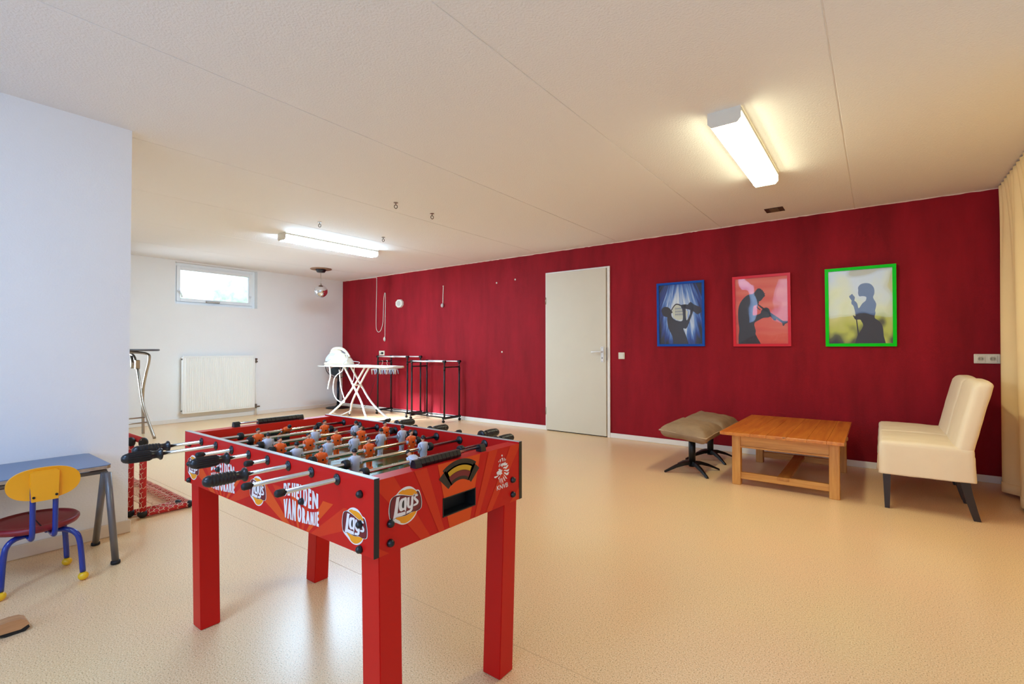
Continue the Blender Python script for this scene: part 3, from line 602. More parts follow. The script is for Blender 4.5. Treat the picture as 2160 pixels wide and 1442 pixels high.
# ---------------------------------------------------------------- three framed posters
def sax_bg():
    m = bpy.data.materials.new('blue_ray_print'); m.use_nodes = True; nt = m.node_tree; bs = nt.nodes['Principled BSDF']
    tc = nd(nt, 'ShaderNodeTexCoord'); sp = nd(nt, 'ShaderNodeSeparateXYZ'); lk(nt, tc.outputs['Object'], sp.inputs[0])
    def mt(op, a, b_=None):
        n = nd(nt, 'ShaderNodeMath', _operation=op)
        for i, q in enumerate((a, b_)):
            if q is None: continue
            if isinstance(q, (int, float)): n.inputs[i].default_value = q
            else: lk(nt, q, n.inputs[i])
        return n.outputs[0]
    x, z = sp.outputs[0], sp.outputs[2]
    den = mt('SUBTRACT', .75, z); ang = mt('DIVIDE', x, den)                # rays fan from above
    cmb = nd(nt, 'ShaderNodeCombineXYZ'); lk(nt, mt('MULTIPLY', ang, 20.0), cmb.inputs[0]); lk(nt, mt('MULTIPLY', z, 2.6), cmb.inputs[1])
    n = nd(nt, 'ShaderNodeTexNoise', Scale=1.0, Detail=3.0, Roughness=.55); lk(nt, cmb.outputs[0], n.inputs['Vector'])
    r2 = mt('ADD', mt('MULTIPLY', mt('MULTIPLY', x, x), 18.0), mt('MULTIPLY', mt('MULTIPLY', mt('ADD', z, -.02), mt('ADD', z, -.02)), 7.0))
    fac = mt('SUBTRACT', mt('ADD', n.outputs['Fac'], .30), mt('MULTIPLY', r2, .40))
    r = nd(nt, 'ShaderNodeValToRGB'); e = r.color_ramp.elements
    e[0].position = .22; e[0].color = c4(S(38, 36, 52)); e[1].position = .80; e[1].color = c4(S(216, 226, 236))
    k = e.new(.44); k.color = c4(S(34, 66, 148)); k = e.new(.60); k.color = c4(S(96, 138, 204))
    lk(nt, fac, r.inputs[0]); lk(nt, r.outputs[0], bs.inputs['Base Color']); bs.inputs['Roughness'].default_value = .5
    return m
def blob_bg(name, stops, sc, zs, zo, seed):
    m = bpy.data.materials.new(name); m.use_nodes = True; nt = m.node_tree; bs = nt.nodes['Principled BSDF']
    tc = nd(nt, 'ShaderNodeTexCoord'); mp = nd(nt, 'ShaderNodeMapping', Location=(seed, 0, 0), Scale=sc); lk(nt, tc.outputs['Object'], mp.inputs['Vector'])
    n = nd(nt, 'ShaderNodeTexNoise', Scale=1.0, Detail=1.5); lk(nt, mp.outputs[0], n.inputs['Vector'])
    sp = nd(nt, 'ShaderNodeSeparateXYZ'); lk(nt, tc.outputs['Object'], sp.inputs[0])
    a = nd(nt, 'ShaderNodeMath', _operation='MULTIPLY_ADD'); lk(nt, sp.outputs[2], a.inputs[0]); a.inputs[1].default_value = zs; lk(nt, n.outputs['Fac'], a.inputs[2])
    ad = nd(nt, 'ShaderNodeMath', _operation='ADD'); lk(nt, a.outputs[0], ad.inputs[0]); ad.inputs[1].default_value = zo
    r = nd(nt, 'ShaderNodeValToRGB'); e = r.color_ramp.elements; e[0].position = stops[0][0]; e[0].color = c4(S(*stops[0][1])); e[1].position = stops[-1][0]; e[1].color = c4(S(*stops[-1][1]))
    for q in stops[1:-1]: k = e.new(q[0]); k.color = c4(S(*q[1]))
    lk(nt, ad.outputs[0], r.inputs[0]); lk(nt, r.outputs[0], bs.inputs['Base Color']); bs.inputs['Roughness'].default_value = .5
    return m
def poster(cx, cz, x0, x1, z0, z1, fw, fmat, bgm, figs, extra, lean, label):
    t = thing('framed_poster', (cx, D, cz), label, 'picture', 'framed posters on the red wall'); y = D
    b = MB(); d = .022
    for q in ([(x0, z0), (x0 + fw, z0 + fw), (x0 + fw, z1 - fw), (x0, z1)], [(x1, z1), (x1 - fw, z1 - fw), (x1 - fw, z0 + fw), (x1, z0)], [(x1, z0), (x1 - fw, z0 + fw), (x0 + fw, z0 + fw), (x0, z0)], [(x0, z1), (x0 + fw, z1 - fw), (x1 - fw, z1 - fw), (x1, z1)]): b.prism(q, lambda u, v: (u, y - d, v), lambda u, v: (u, y, v))
    b.build('picture_frame', fmat, t)
    b = MB(); b.box((x0 + fw - .002, y - .010, z0 + fw - .002), (x1 - fw + .002, y - .004, z1 - fw + .002))
    def sh(pts, m, k): b.poly(clip([(cx + u / 1000, cz + v / 1000) for u, v in pts], x0 + fw, x1 - fw, z0 + fw, z1 - fw), lambda u, v: (u, y - .0102 - k * .0004, v), m)
    for pts, m, k in extra: sh(pts, m, k)
    lo_ = min(v for _, v in figs[0]); figs = [[(u, v - (60 if v < lo_ + 12 else 0)) for u, v in q] for q in figs]
    for pts in figs: sh([(p.x, p.y) for p in smooth([(u, v, 0) for u, v in pts], 3, True)] if len(pts) > 6 else pts, 1, 3)
    b.build('poster_print', [bgm, 'sil', 'paleprint', 'navyprint'], t, normals=False)
    b = MB(); b.grid(lambda u, v: (x0 + fw + (x1 - x0 - 2 * fw) * u, y - .0135 - .002 * math.sin(math.pi * u) * math.sin(math.pi * v), z0 + fw + (z1 - z0 - 2 * fw) * v), 24, 24); b.build('acrylic_sheet', 'acrylic', t)
    t.rotation_euler = (math.radians(lean), 0, 0); t.location.y -= math.sin(math.radians(lean)) * (z1 - z0) / 2 + .0005
    return t
bars = []
for k in range(8): bars.append(([(-52 + k * 15, 84), (-50 + k * 15, 84), (-49 + k * 15, -20), (-52 + k * 15, -20)], 3, 2))
for k in range(3): bars.append(([(-60, 66 - k * 34), (62, 68 - k * 34), (62, 64 - k * 34), (-60, 62 - k * 34)], 3, 2))
poster(-1.808, 1.514, -2.079, -1.537, 1.144, 1.884, .026, 'fblue', sax_bg(), SAX, [(q, 2, 1) for q in SAXW] + bars, 1.2, 'blue framed poster of a saxophone player in silhouette, the leftmost of three')
poster(-.967, 1.512, -1.239, -.694, 1.140, 1.885, .027, 'fred', blob_bg('coral_print', [(.2, (196, 70, 58)), (.5, (222, 88, 72)), (.85, (232, 124, 100))], (1.2, 1, 9), .25, .05, 3.1), TRUMPET, [], 3.0, 'red framed poster of a trumpet player in silhouette on coral, between the other two')
poster(-.129, 1.511, -.401, .143, 1.137, 1.885, .028, 'fgreen', blob_bg('yellow_green_print', [(.16, (50, 44, 48)), (.30, (96, 96, 58)), (.40, (196, 204, 84)), (.60, (222, 222, 140)), (.95, (206, 214, 208))], (5.0, 1, 4.2), 1.05, .14, 8.3), SINGER, [], 3.4, 'bright green framed poster of a singer with a microphone, the rightmost of three')  # yellow-green artwork; the pale top of its ramp paints in a reflection

# ================================================================ TABLE FOOTBALL
FX0, FX1, FY0, FY1, FZ0, FZ1 = -2.230, -1.018, .772, 1.408, .580, .782
ft = thing('foosball_table', (-1.624, 1.09, 0), 'red table football game with steel rods and orange and white players', 'foosball table')
def ray_print(b, cx, cz, u0, u1, z0, z1, fn, angs, ms):
    for (a0, a1), m in zip(angs, ms):
        q = clip([(cx, cz), (cx + 2 * math.cos(math.radians(a0)), cz + 2 * math.sin(math.radians(a0))), (cx + 2 * math.cos(math.radians(a1)), cz + 2 * math.sin(math.radians(a1)))], u0, u1, z0, z1)
        if len(q) > 2: b.poly(q, fn, m)
LM = ['white_print', 'yellow_print', 'wine_print', 'black_print']
def lays(parent, fnk, u, w, s):
    b = MB()
    def P(k):
        q = LAYS[k]
        if k not in ('LL', 'LQ', 'LY'): q = [(p.x, p.y) for p in smooth([(x, y, 0) for x, y in q], 3, True)]
        return [(u + a * s / 1000, w + c * s / 1000) for a, c in q]
    def off(k, d): 
        q = P(k); cx = sum(x for x, _ in q) / len(q); cz = sum(z for _, z in q) / len(q)
        return [(cx + (x - cx) * d, cz + (z - cz) * d) for x, z in q]
    b.poly(P('OUT'), fnk(1), 0); b.poly(P('YT'), fnk(2), 1); b.poly(P('YB'), fnk(2), 1)
    b.poly(off('RB', 1.012), fnk(3), 3); b.poly(off('RB', .965), fnk(4), 2)
    for k in ('LL', 'LY', 'LQ', 'LS', 'LA'): b.poly([(x + .0011 * s, z - .0009 * s) for x, z in P(k)], fnk(5), 3)
    for k in ('LL', 'LY', 'LQ', 'LS'): b.poly(off(k, 1.0), fnk(6), 0)
    b.poly(P('LA'), fnk(6), 0, holes=[P('LAH')])
    return b.build('printed_logo', LM, parent, normals=False)
def helden(parent, fnk, u0, u1, z0, z1):
    """two lines of condensed letters that bulge like a waving banner"""
    b = MB(); W_ = u1 - u0; Hh = z1 - z0; fn = fnk(3)
    top = lambda t: z1 + .012 * (math.sin(math.pi * t) - .55); mid = lambda t: z0 + Hh * .505 + .009 * math.sin(2 * math.pi * t); bot = lambda t: z0 - .006 * math.cos(math.pi * (t - .15))
    def line(words, lo, hi):
        for body, a, c in words:
            def f(x, y, a=a, c=c, sh=0, fn=fn):
                t = a + .010 + (c - a - .020) * x + sh; return fn(u0 + W_ * t, lo(t) + (hi(t) - lo(t)) * y)
            for sh, k in ((-.010, 3), (0, 3.4), (.010, 3.8)):
                b.text(body, lambda x, y: f(x, y, sh=sh, fn=fnk(k)), 0, .03)
    line((('D', 0, .105), ('E', .12, .20), ('H', .25, .355), ('E', .38, .465), ('L', .49, .565), ('D', .585, .70), ('E', .725, .81), ('N', .835, 1.0)), lambda t: mid(t) + .0045, top)
    line((('V', 0, .125), ('A', .115, .255), ('N', .265, .375), ('O', .42, .535), ('R', .555, .66), ('A', .665, .78), ('N', .79, .885), ('J', .895, .94), ('E', .955, 1.02)), bot, lambda t: mid(t) - .0045)
    return b.build('printed_lettering', 'white_print', parent, normals=False)
def bolts(b, pts, ax):
    for p in pts: b.lathe([(.0105, 0), (.0105, .003), (.0085, .009), (.0045, .0125), (0, .0135)], p, ax, m=1, seg=14)
# the two long side panels
for side, (ya, yb) in (('near', (FY0, FY0 + .016)), ('far', (FY1 - .016, FY1))):
    b = MB(); b.box((FX0, ya, FZ0), (FX1, yb, FZ1 - .0015), bev=.001, seg=1)
    b.box((FX0, ya, FZ1 - .0015), (FX1, yb, FZ1), 1)
    b.box((FX1, ya, FZ0), (FX1 + .0012, yb, FZ1), 2); b.box((FX0 - .0012, ya, FZ0), (FX0, yb, FZ1), 2)
    if side == 'near':
        fr = lambda k: (lambda u, v: (u, FY0 - .0003 - k * .00012, v))
        A = [(20, 33), (40, 50), (66, 80), (100, 113), (128, 140), (147, 160)]
        for cx in (-1.362, -1.885): ray_print(b, cx, .545, cx - .26, cx + .26, FZ0 + .001, FZ0 + .105, fr(0), A, (4, 3, 4, 3, 4, 3))
    bx_ = [(x, ya if side == 'near' else yb, z) for x in (-1.073, -2.178) for z in (.735, .657, .593)] + [(-1.352, ya if side == 'near' else yb, .664), (-1.915, ya if side == 'near' else yb, .674)]
    pn = b.build('side_panel', ['ftred', 'grey_edge', 'black', 'ftorange', 'ftor2'], ft, normals=False)
    for q in bx_: b = MB(); bolts(b, [q], (0, -1 if side == 'near' else 1, 0)); b.build('bolt', ['black', 'black'], pn)
    if side == 'near':
        for u in (-1.099, -1.623, -2.147): lays(pn, fr, u, .647, .96)
        helden(pn, fr, -1.458, -1.268, .603, .706); helden(pn, fr, -1.982, -1.792, .603, .706)
# the two end panels, thick, with a ball hole
for end in ('right', 'left'):
    x1 = FX1 - .0005 if end == 'right' else FX0 + .0005; x0 = x1 - .050 if end == 'right' else x1 + .050
    ya, yb = FY0 + .016, FY1 - .016; hy0, hy1, hz0, hz1 = 1.015, 1.160, .618, .674; zt = FZ1 - .006
    lo, hi = min(x0, x1), max(x0, x1)
    b = MB()
    for (a, c, e, f) in ((ya, hy0, FZ0, zt), (hy1, yb, FZ0, zt), (hy0, hy1, FZ0, hz0), (hy0, hy1, hz1, zt)):
        b.box((lo, a, e), (hi, c, f))
    b.box((lo + .002 if end == 'right' else hi - .006, hy0, hz0), (lo + .006 if end == 'right' else hi - .002, hy1, hz1), 1)
    for q in (((lo, hy0, hz0), (hi - .004, hy0 + .001, hz1)), ((lo, hy1 - .001, hz0), (hi - .004, hy1, hz1)), ((lo, hy0, hz0), (hi - .004, hy1, hz0 + .001)), ((lo, hy0, hz1 - .001), (hi - .004, hy1, hz1))): b.box(q[0], q[1], 1)
    if end == 'right':
        fe = lambda k: (lambda u, v: (FX1 + .0003 + k * .00012, u, v))
        def masked(poly, m, k):
            for (a, c, e, f) in ((ya, hy0, FZ0, zt), (hy1, yb, FZ0, zt), (hy0, hy1, FZ0, hz0), (hy0, hy1, hz1, zt)):
                q = clip(poly, a, c, e, f)
                if len(q) > 2: b.poly(q, fe(k), m)
        cy, cz = 1.088, .40
        for (a0, a1), m in zip(((28, 36), (50, 56), (64, 70), (76, 104), (110, 116), (124, 131), (146, 154)), (4, 3, 4, 2, 4, 3, 4)):
            masked([(cy, cz), (cy + 2 * math.cos(math.radians(a0)), cz + 2 * math.sin(math.radians(a0))), (cy + 2 * math.cos(math.radians(a1)), cz + 2 * math.sin(math.radians(a1)))], m, 0)
        pn = b.build('end_panel', ['ftred', 'dark', 'ftorange', 'ftor2', 'ftor2'], ft, normals=False)
        lays(pn, fe, .875, .690, 1.0)
        b = MB()
        def band(r0, r1, a0, a1, m, k):
            cc = (1.088, .650); pts = [(cc[0] + r1 * math.sin(math.radians(a)) * 1.05, cc[1] + r1 * math.cos(math.radians(a))) for a in range(a0, a1 + 1, 4)] + [(cc[0] + r0 * math.sin(math.radians(a)) * 1.05, cc[1] + r0 * math.cos(math.radians(a))) for a in range(a1, a0 - 1, -4)]
            b.poly(pts, fe(k), m)
        band(.085, .126, -34, 34, 0, 1); band(.066, .118, -46, -30, 0, 1); band(.066, .118, 30, 46, 0, 1); band(.064, .112, -34, 34, 0, 1)
        band(.092, .107, -28, 28, 1, 2); band(.074, .091, -30, 30, 2, 2)
        b.build('printed_badge', ['black_print', 'gold', 'wine_print'], pn, normals=False)
        b = MB()
        for q in LION: b.poly([(1.293 + u / 1000, .700 + v / 1000) for u, v in q], fe(2))
        b.text('KNVB', lambda x, y: fe(2)(1.2665 + .061 * x, .6385 + .0155 * y), 0, .012)
        b.build('printed_emblem', 'white_print', pn, normals=False)
        b = MB()
        b.box((FX1 - .003, hy0, hz0), (FX1 + .0006, hy0 + .003, hz1)); b.box((FX1 - .003, hy1 - .003, hz0), (FX1 + .0006, hy1, hz1)); b.box((FX1 - .003, hy0, hz0), (FX1 + .0006, hy1, hz0 + .003)); b.box((FX1 - .003, hy0, hz1 - .003), (FX1 + .0006, hy1, hz1))
        b.build('ball_hole_trim', 'black', pn)
        for q in [(FX1, y, z) for y in (.823, 1.353) for z in (.656, .606)]: b = MB(); bolts(b, [q], (1, 0, 0)); b.build('bolt', ['black', 'black'], pn)
    else: pn = b.build('end_panel', ['ftredlt', 'dark'], ft)
    # goal mouth in the inner face
    b = MB(); xi = x0 - .0006 if end == 'right' else x0 + .0006; b.box((min(xi, x0), 1.00, .668), (max(xi, x0), 1.18, .735)); b.build('goal_mouth', 'dark', pn)
b = MB(); b.box((FX0 + .05, FY0 + .016, .655), (FX1 - .05, FY1 - .016, .668)); zf = .6684; fz = lambda u, v: (u, v, zf)
def strip(x0, y0, x1, y1): b.poly([(x0, y0), (x1, y0), (x1, y1), (x0, y1)], fz, 1)
w = .004; xm = -1.624
strip(xm - w, FY0 + .02, xm + w, FY1 - .02)
for sg in (-1, 1):
    xe_ = xm + sg * .54; xa = xm + sg * .33; xb = xm + sg * .45
    strip(min(xa - w, xa + w), .90, max(xa - w, xa + w), 1.28); strip(min(xa, xe_), .896, max(xa, xe_), .904); strip(min(xa, xe_), 1.276, max(xa, xe_), 1.284)
    strip(min(xb - w, xb + w), .98, max(xb - w, xb + w), 1.20); strip(min(xb, xe_), .976, max(xb, xe_), .984); strip(min(xb, xe_), 1.196, max(xb, xe_), 1.204)
ring = [(xm + .10 * math.cos(a), 1.09 + .10 * math.sin(a)) for a in [2 * math.pi * k / 40 for k in range(40)]]
b.poly(ring, fz, 1, holes=[[(xm + (x - xm) * .93, 1.09 + (y - 1.09) * .93) for x, y in ring]])
b.build('playfield', ['green', 'line'], ft, normals=False)
# legs: square, leaning in a little towards the floor
for (x0, x1) in ((-2.212, -2.140), (-1.094, -1.020)):
    for (t0, t1, f0, f1) in ((.789, .861, .801, .873), (1.310, 1.382, 1.285, 1.357)):
        b = MB(); T = [(x0, t0), (x1, t0), (x1, t1), (x0, t1)]; F_ = [(x0, f0), (x1, f0), (x1, f1), (x0, f1)]
        vs = [b.bm.verts.new((p[0], p[1], .001)) for p in F_] + [b.bm.verts.new((p[0], p[1], .600 if t0 < 1 else .600)) for p in T]
        fs = [b.bm.faces.new([vs[i] for i in q]) for q in ((3, 2, 1, 0), (4, 5, 6, 7), (0, 1, 5, 4), (1, 2, 6, 5), (2, 3, 7, 6), (3, 0, 4, 7))]
        bmesh.ops.bevel(b.bm, geom=list({e for f in fs for e in f.edges}), offset=.002, segments=2, affect='EDGES'); b.build('leg', 'ftred', ft)
# one figure, facing +x, its rod running along y through the chest; z = 0 is the rod
def figure():
    b = MB()
    def loft(secs, m):
        R = []
        for (z, cx, rx, ry) in secs: R.append([b.bm.verts.new((cx + rx * math.copysign(abs(math.cos(a)) ** .8, math.cos(a)), ry * math.copysign(abs(math.sin(a)) ** .8, math.sin(a)), z)) for a in [2 * math.pi * k / 16 for k in range(16)]])
        for i in range(len(R) - 1):
            for k in range(16):
                f = b.bm.faces.new((R[i][k], R[i][(k + 1) % 16], R[i + 1][(k + 1) % 16], R[i + 1][k])); f.smooth = True; f.material_index = m
        f = b.bm.faces.new(R[0][::-1]); f.material_index = m; f = b.bm.faces.new(R[-1]); f.material_index = m
    loft([(-.074, .002, .010, .0125), (-.062, .002, .010, .0125), (-.058, 0, .0065, .0105), (-.044, 0, .0070, .0115), (-.030, 0, .0078, .0125), (-.022, 0, .0092, .0150), (-.012, 0, .0096, .0150), (-.010, 0, .0104, .0160), (0, 0, .0112, .0160), (.010, 0, .0115, .0172), (.0165, 0, .0100, .0182), (.0205, 0, .0070, .0140), (.0225, 0, .0045, .0060)], 0)
    b.box((-.0068, -.0009, -.058), (.0075, .0009, -.024), 2)
    for s in (-1, 1):
        b.tube(smooth([(0, s * .0165, .0165), (.001, s * .0198, .008), (.003, s * .0195, -.004), (.006, s * .0165, -.013)], 3), lambda t: .0048 - .0016 * t, 0, 8)
        b.ball((.007, s * .0158, -.0155), .0038, 1, 8, 6)
        b.tube([(0, s * .0165, 0), (0, s * .0235, 0)], .0078, 3, 12)
    b.cyl((0, 0, .020), (0, 0, .028), .0048, 1, 10)
    b.ball((.0005, 0, .0335), (.0078, .0072, .0092), 1, 14, 10); b.ball((.0078, 0, .0325), (.0018, .0015, .0022), 1, 6, 4)
    for s in (-1, 1): b.ball((-.0005, s * .0072, .033), (.0016, .0010, .0022), 1, 6, 4)
    b.ball((-.0016, 0, .0366), (.0088, .0083, .0090), 2, 14, 8, (0, 1.95))
    b.cyl((.0100, 0, -.001), (.0128, 0, -.001), .0031, 2, 10)
    return b
fo = figure().build('orange_player', ['orange_shirt', 'skin', 'hair', 'white_shirt']); fw = figure().build('white_player', ['white_shirt', 'skin', 'hair', 'white_shirt'])
meO, meW = fo.data, fw.data; bpy.data.objects.remove(fo); bpy.data.objects.remove(fw)
RX = [-1.624 + .1275 * (i - 3.5) for i in range(8)]; RZ = .756
PL = {0: [1.103], 1: [.923, 1.209], 2: [.899, 1.087, 1.279], 3: [.878, .987, 1.101, 1.214, 1.336], 4: [.868, .986, 1.093, 1.214, 1.321], 5: [.880, 1.064, 1.258], 6: [.917, 1.203], 7: [1.048]}
TEAM = 'OOWOWOWW'
NEAR = {0: (.664, .554), 1: (.602, .492), 2: (.676, None), 3: (.706, .596), 4: (.717, None), 5: (.647, .537), 6: (.597, None), 7: (.618, None)}
FAR = {0: 1.47, 1: 1.55, 2: (1.503, 1.613), 3: 1.50, 4: (1.475, 1.585), 5: 1.52, 6: (1.520, 1.632), 7: (1.457, 1.567)}
BUMP = {0: [.914, 1.262], 1: [.893, 1.239], 2: [.871, 1.309], 3: [.850, 1.366], 4: [.838, 1.351], 5: [.850, 1.288], 6: [.885, 1.233], 7: [.860, 1.262]}
TILT = {0: 1.05, 7: -.95, 1: .06, 2: .05, 3: -.03, 4: .04, 5: -.04, 6: -.06}
def handle(b, y0, y1, kind):
    s = 1 if y1 > y0 else -1; L = abs(y1 - y0); n = 30; prof = [(.0070, -.002), (.0195, 0), (.0200, .004), (.0150, .008), (.0125, .014), (.0130, .026)]
    for k in range(n + 1):
        t = k / n; h = .030 + (L - .030 - .016) * t
        r = .0158 + .0012 * math.sin(math.pi * t)
        if kind == 1: r += .0007 * math.cos(t * math.pi * 14)
        prof.append((r, h))
    prof += [(.0152, L - .012), (.012, L - .005), (.007, L - .001), (0, L)]
    b.lathe(prof, (0, y0, RZ), (0, s, 0), seg=24 if kind else 96)
    if kind == 0:
        for v in b.bm.verts:
            hh = abs(v.co.y - y0); 
            if .034 < hh < L - .018:
                a = math.atan2(v.co.z - RZ, v.co.x); q = math.cos(a * 16) * .0014; rr = math.hypot(v.co.x, v.co.z - RZ)
                v.co.x *= (rr + q) / rr; v.co.z = RZ + (v.co.z - RZ) * (rr + q) / rr
for i, x in enumerate(RX):
    n0, n1 = NEAR[i]; f = FAR[i]; ye = f[0] if isinstance(f, tuple) else f
    b = MB(); b.cyl((x, n0, RZ), (x, ye, RZ), .0062, seg=16); rod = b.build('rod', 'chrome', ft, loc=(x, 1.09, RZ))
    for y, s in ((FY0, -1), (FY0 + .016, 1), (FY1 - .016, -1), (FY1, 1)):
        b = MB(); b.lathe([(.0155, 0), (.0155, .002), (.012, .004), (.0082, .0045), (.0076, .009), (.0064, .009)], (x, y, RZ), (0, s, 0), seg=20); b.build('bearing', 'black', rod)
    def grip(y0, y1, kind):
        b = MB(); handle(b, y0, y1, kind)
        for v in b.bm.verts: v.co.x += x
        b.build('handle', 'black', rod)
    def cap(y, s):
        b = MB(); b.lathe([(.0065, -.006), (.0092, -.006), (.0098, .004), (.0095, .012), (.007, .016), (0, .017)], (x, y, RZ), (0, s, 0), seg=16); b.build('end_cap', 'rubber', rod)
    if n1 is None: cap(n0, -1)
    else: grip(n0, n1, 0 if i in (1, 3) else 1)
    if isinstance(f, tuple): grip(f[0], f[1], 1)
    else: cap(ye, 1)
    for y in BUMP[i]:
        b = MB(); b.lathe([(.0064, -.009), (.0135, -.009), (.0150, -.006), (.0150, .006), (.0135, .009), (.0064, .009)], (x, y, RZ), (0, 1, 0), seg=18); b.build('bumper', 'rubber', rod)
    for y in PL[i]:
        p = bpy.data.objects.new('orange_player' if TEAM[i] == 'O' else 'white_player', meO if TEAM[i] == 'O' else meW); COL.objects.link(p); p.parent = rod
        p.location = (0, y - 1.09, 0); p.rotation_euler = (0, TILT[i], 0) if TEAM[i] == 'O' else (0, -TILT[i], math.pi)
# bead score counters on the two ends
for (x, ya, yb, beads) in ((-1.043, .935, 1.215, (.945, 1.108)), (-2.205, .955, 1.245, (1.045, 1.238))):
    z0 = FZ1 - .006; b = MB()
    for y in (ya, yb):
        b.prism([(-.012, 0), (.012, 0), (.010, .014), (.005, .022), (-.005, .022), (-.010, .014)], lambda u, v: (x + u, y - .012, z0 + v), lambda u, v: (x + u, y + .012, z0 + v))
    b.build('counter_bracket', 'black', ft); b = MB(); b.cyl((x, ya, z0 + .014), (x, yb, z0 + .014), .0045, seg=10); b.build('counter_rail', 'chrome', ft)
    n = 10; st = (beads[1] - beads[0]) / n
    for k in range(n):
        y = beads[0] + k * st; b = MB(); b.prism([(-.010, 0), (.010, 0), (.0125, .008), (.006, .021), (-.006, .021), (-.0125, .008)], lambda u, v: (x + u, y + .0008, z0 + .002 + v), lambda u, v: (x + u, y + st - .0008, z0 + .002 + v)); b.build('counter_bead', 'black', ft)

# ================================================================ CHILD'S DESK AND CHAIR
t = thing('school_desk', (-3.42, .3, 0), 'child desk with blue-grey top and grey splayed tube legs against the white wall', 'desk')
zt = .512
b = MB(); b.prism([(-3.640, -.42), (-3.19, -.42), (-3.19, .752), (-3.206, .770), (-3.624, .770), (-3.640, .752)], lambda u, v: (u, v, zt - .004), lambda u, v: (u, v, zt)); b.prism([(-3.639, -.42), (-3.191, -.42), (-3.191, .751), (-3.207, .769), (-3.623, .769), (-3.639, .751)], lambda u, v: (u, v, zt - .020), lambda u, v: (u, v, zt - .004), 1)
b.build('desk_top', ['desktop', 'deskedge'], t)
b = MB(); b.tube([(-3.215, -.38, zt - .034), (-3.215, .745, zt - .034)], .013, 0, 10); b.tube([(-3.61, -.38, zt - .034), (-3.61, .745, zt - .034)], .013, 0, 10); b.tube([(-3.61, .745, zt - .034), (-3.215, .745, zt - .034)], .013, 0, 10); b.build('frame', 'desksteel', t)
for (p, q) in (((-3.170, .748, zt - .036), (-3.160, .783, .012)), ((-3.200, .742, zt - .038), (-3.552, .788, .012)), ((-3.170, -.38, zt - .036), (-3.160, -.42, .012)), ((-3.200, -.38, zt - .038), (-3.552, -.42, .012))):
    b = MB(); b.tube([p, q], .0155, 0, 14); lg = b.build('leg', 'desksteel', t); b = MB(); b.lathe([(.018, 0), (.021, .004), (.020, .016), (.0165, .018)], (q[0], q[1], 0)); b.build('foot_cap', 'rubber', lg)
t = thing('child_chair', (-3.22, .50, 0), 'small blue tube chair with wine-red seat and yellow back, pushed up to the child desk', 'chair')
def sfn(p):
    r = math.hypot((p.x + 3.245) / .175, (p.y - .495) / .170); return p
b = MB(); prof = [(0, .294), (.120, .292), (.148, .291), (.155, .295), (.166, .296), (.174, .289), (.175, .280), (.168, .268), (.12, .262), (0, .262)]
b.lathe(prof, (-3.245, .490, 0), seg=40)
for v in b.bm.verts:
    v.co.y = .490 + (v.co.y - .490) * .94; 
b.build('seat', 'seatred', t)
b = MB(); b.box((-3.41, .4885, .2905), (-3.08, .4925, .2945)); b.build('seat_groove', 'dark', t)
legs = [((-3.066, .636), (-3.13, .560)), ((-3.340, .628), (-3.33, .560)), ((-3.100, .362), (-3.13, .420)), ((-3.400, .360), (-3.36, .420))]
for (fx, fy), (tx, ty) in legs:
    b = MB(); dx, dy = fx - tx, fy - ty
    b.tube(smooth([(tx - dx * .55, ty - dy * .55, .250), (tx + dx * .15, ty + dy * .15, .250), (tx + dx * .62, ty + dy * .62, .232), (tx + dx * .84, ty + dy * .84, .185), (fx - dx * .02, fy - dy * .02, .04)], 6), .0118, 0, 14); lg = b.build('leg', 'blue', t)
    b = MB(); b.ball((fx, fy, .020), (.021, .021, .020), seg=18, rings=12); b.build('ball_foot', 'yball', lg)
for y in (.452, .528):
    b = MB(); b.tube(smooth([(-3.17, y, .252), (-3.075, y, .250), (-3.045, y, .262), (-3.036, y, .31), (-3.034, y, .44), (-3.034, y, .50)], 6), .0105, 0, 14); b.build('back_post', 'blue', t)
b = MB(); n = 44
def bp(a):                                    # backrest outline: wide oval that swells downward
    c, s = math.cos(a), math.sin(a); return (.490 + .125 * math.copysign(abs(c) ** .8, c) , .501 + .072 * math.copysign(abs(s) ** .9, s) + (.012 * c if s > 0 else .006 * c) * 0)
out = [bp(2 * math.pi * k / n) for k in range(n)]
bend = lambda y: .40 * (y - .490) ** 2
b.prism(out, lambda u, v: (-3.047 - bend(u), u, v), lambda u, v: (-3.029 - bend(u), u, v), sm=True)
b.prism([(.443, .426), (.537, .426), (.542, .552), (.530, .562), (.450, .562), (.438, .552)], lambda u, v: (-3.047, u, v), lambda u, v: (-3.014 - (.010 if v > .55 else 0), .490 + (u - .490) * .94, v))
bk = b.build('backrest', 'yellow', t)
for y in (.452, .528):
    b = MB(); b.cyl((-3.016, y, .446), (-3.011, y, .446), .0052, seg=10); b.build('screw', 'dark', bk)

# bentwood chair standing just outside the frame, only its front runner reaches in
t = thing('bentwood_armchair', (-2.80, .08, 0), 'tip of a light bentwood chair runner with a black pad, at the photo edge', 'chair')
b = MB(); side = [(-.62, .018), (-.10, .022), (.20, .020), (.315, .016), (.372, .014), (.397, .026), (.388, .044), (.372, .054), (.34, .057), (.29, .052), (.20, .046), (-.10, .046), (-.60, .046), (-.66, .060), (-.68, .030)]
b.prism(side, lambda u, v: (-2.742, u, v), lambda u, v: (-2.688, u, v)); rn = b.build('runner', 'beech', t)
b = MB(); b.prism([(.300, .0155), (.392, .028), (.398, .012), (.385, .002), (.330, .0005)], lambda u, v: (-2.740, u, v), lambda u, v: (-2.690, u, v)); b.build('rubber_pad', 'rubber', rn)
b = MB(); b.tube([(-2.715, -.64, .05), (-2.715, -.60, .50), (-2.715, -.2, .56), (-2.715, -.02, .56)], .018, 0, 10); b.build('arm_frame', 'beech', t)

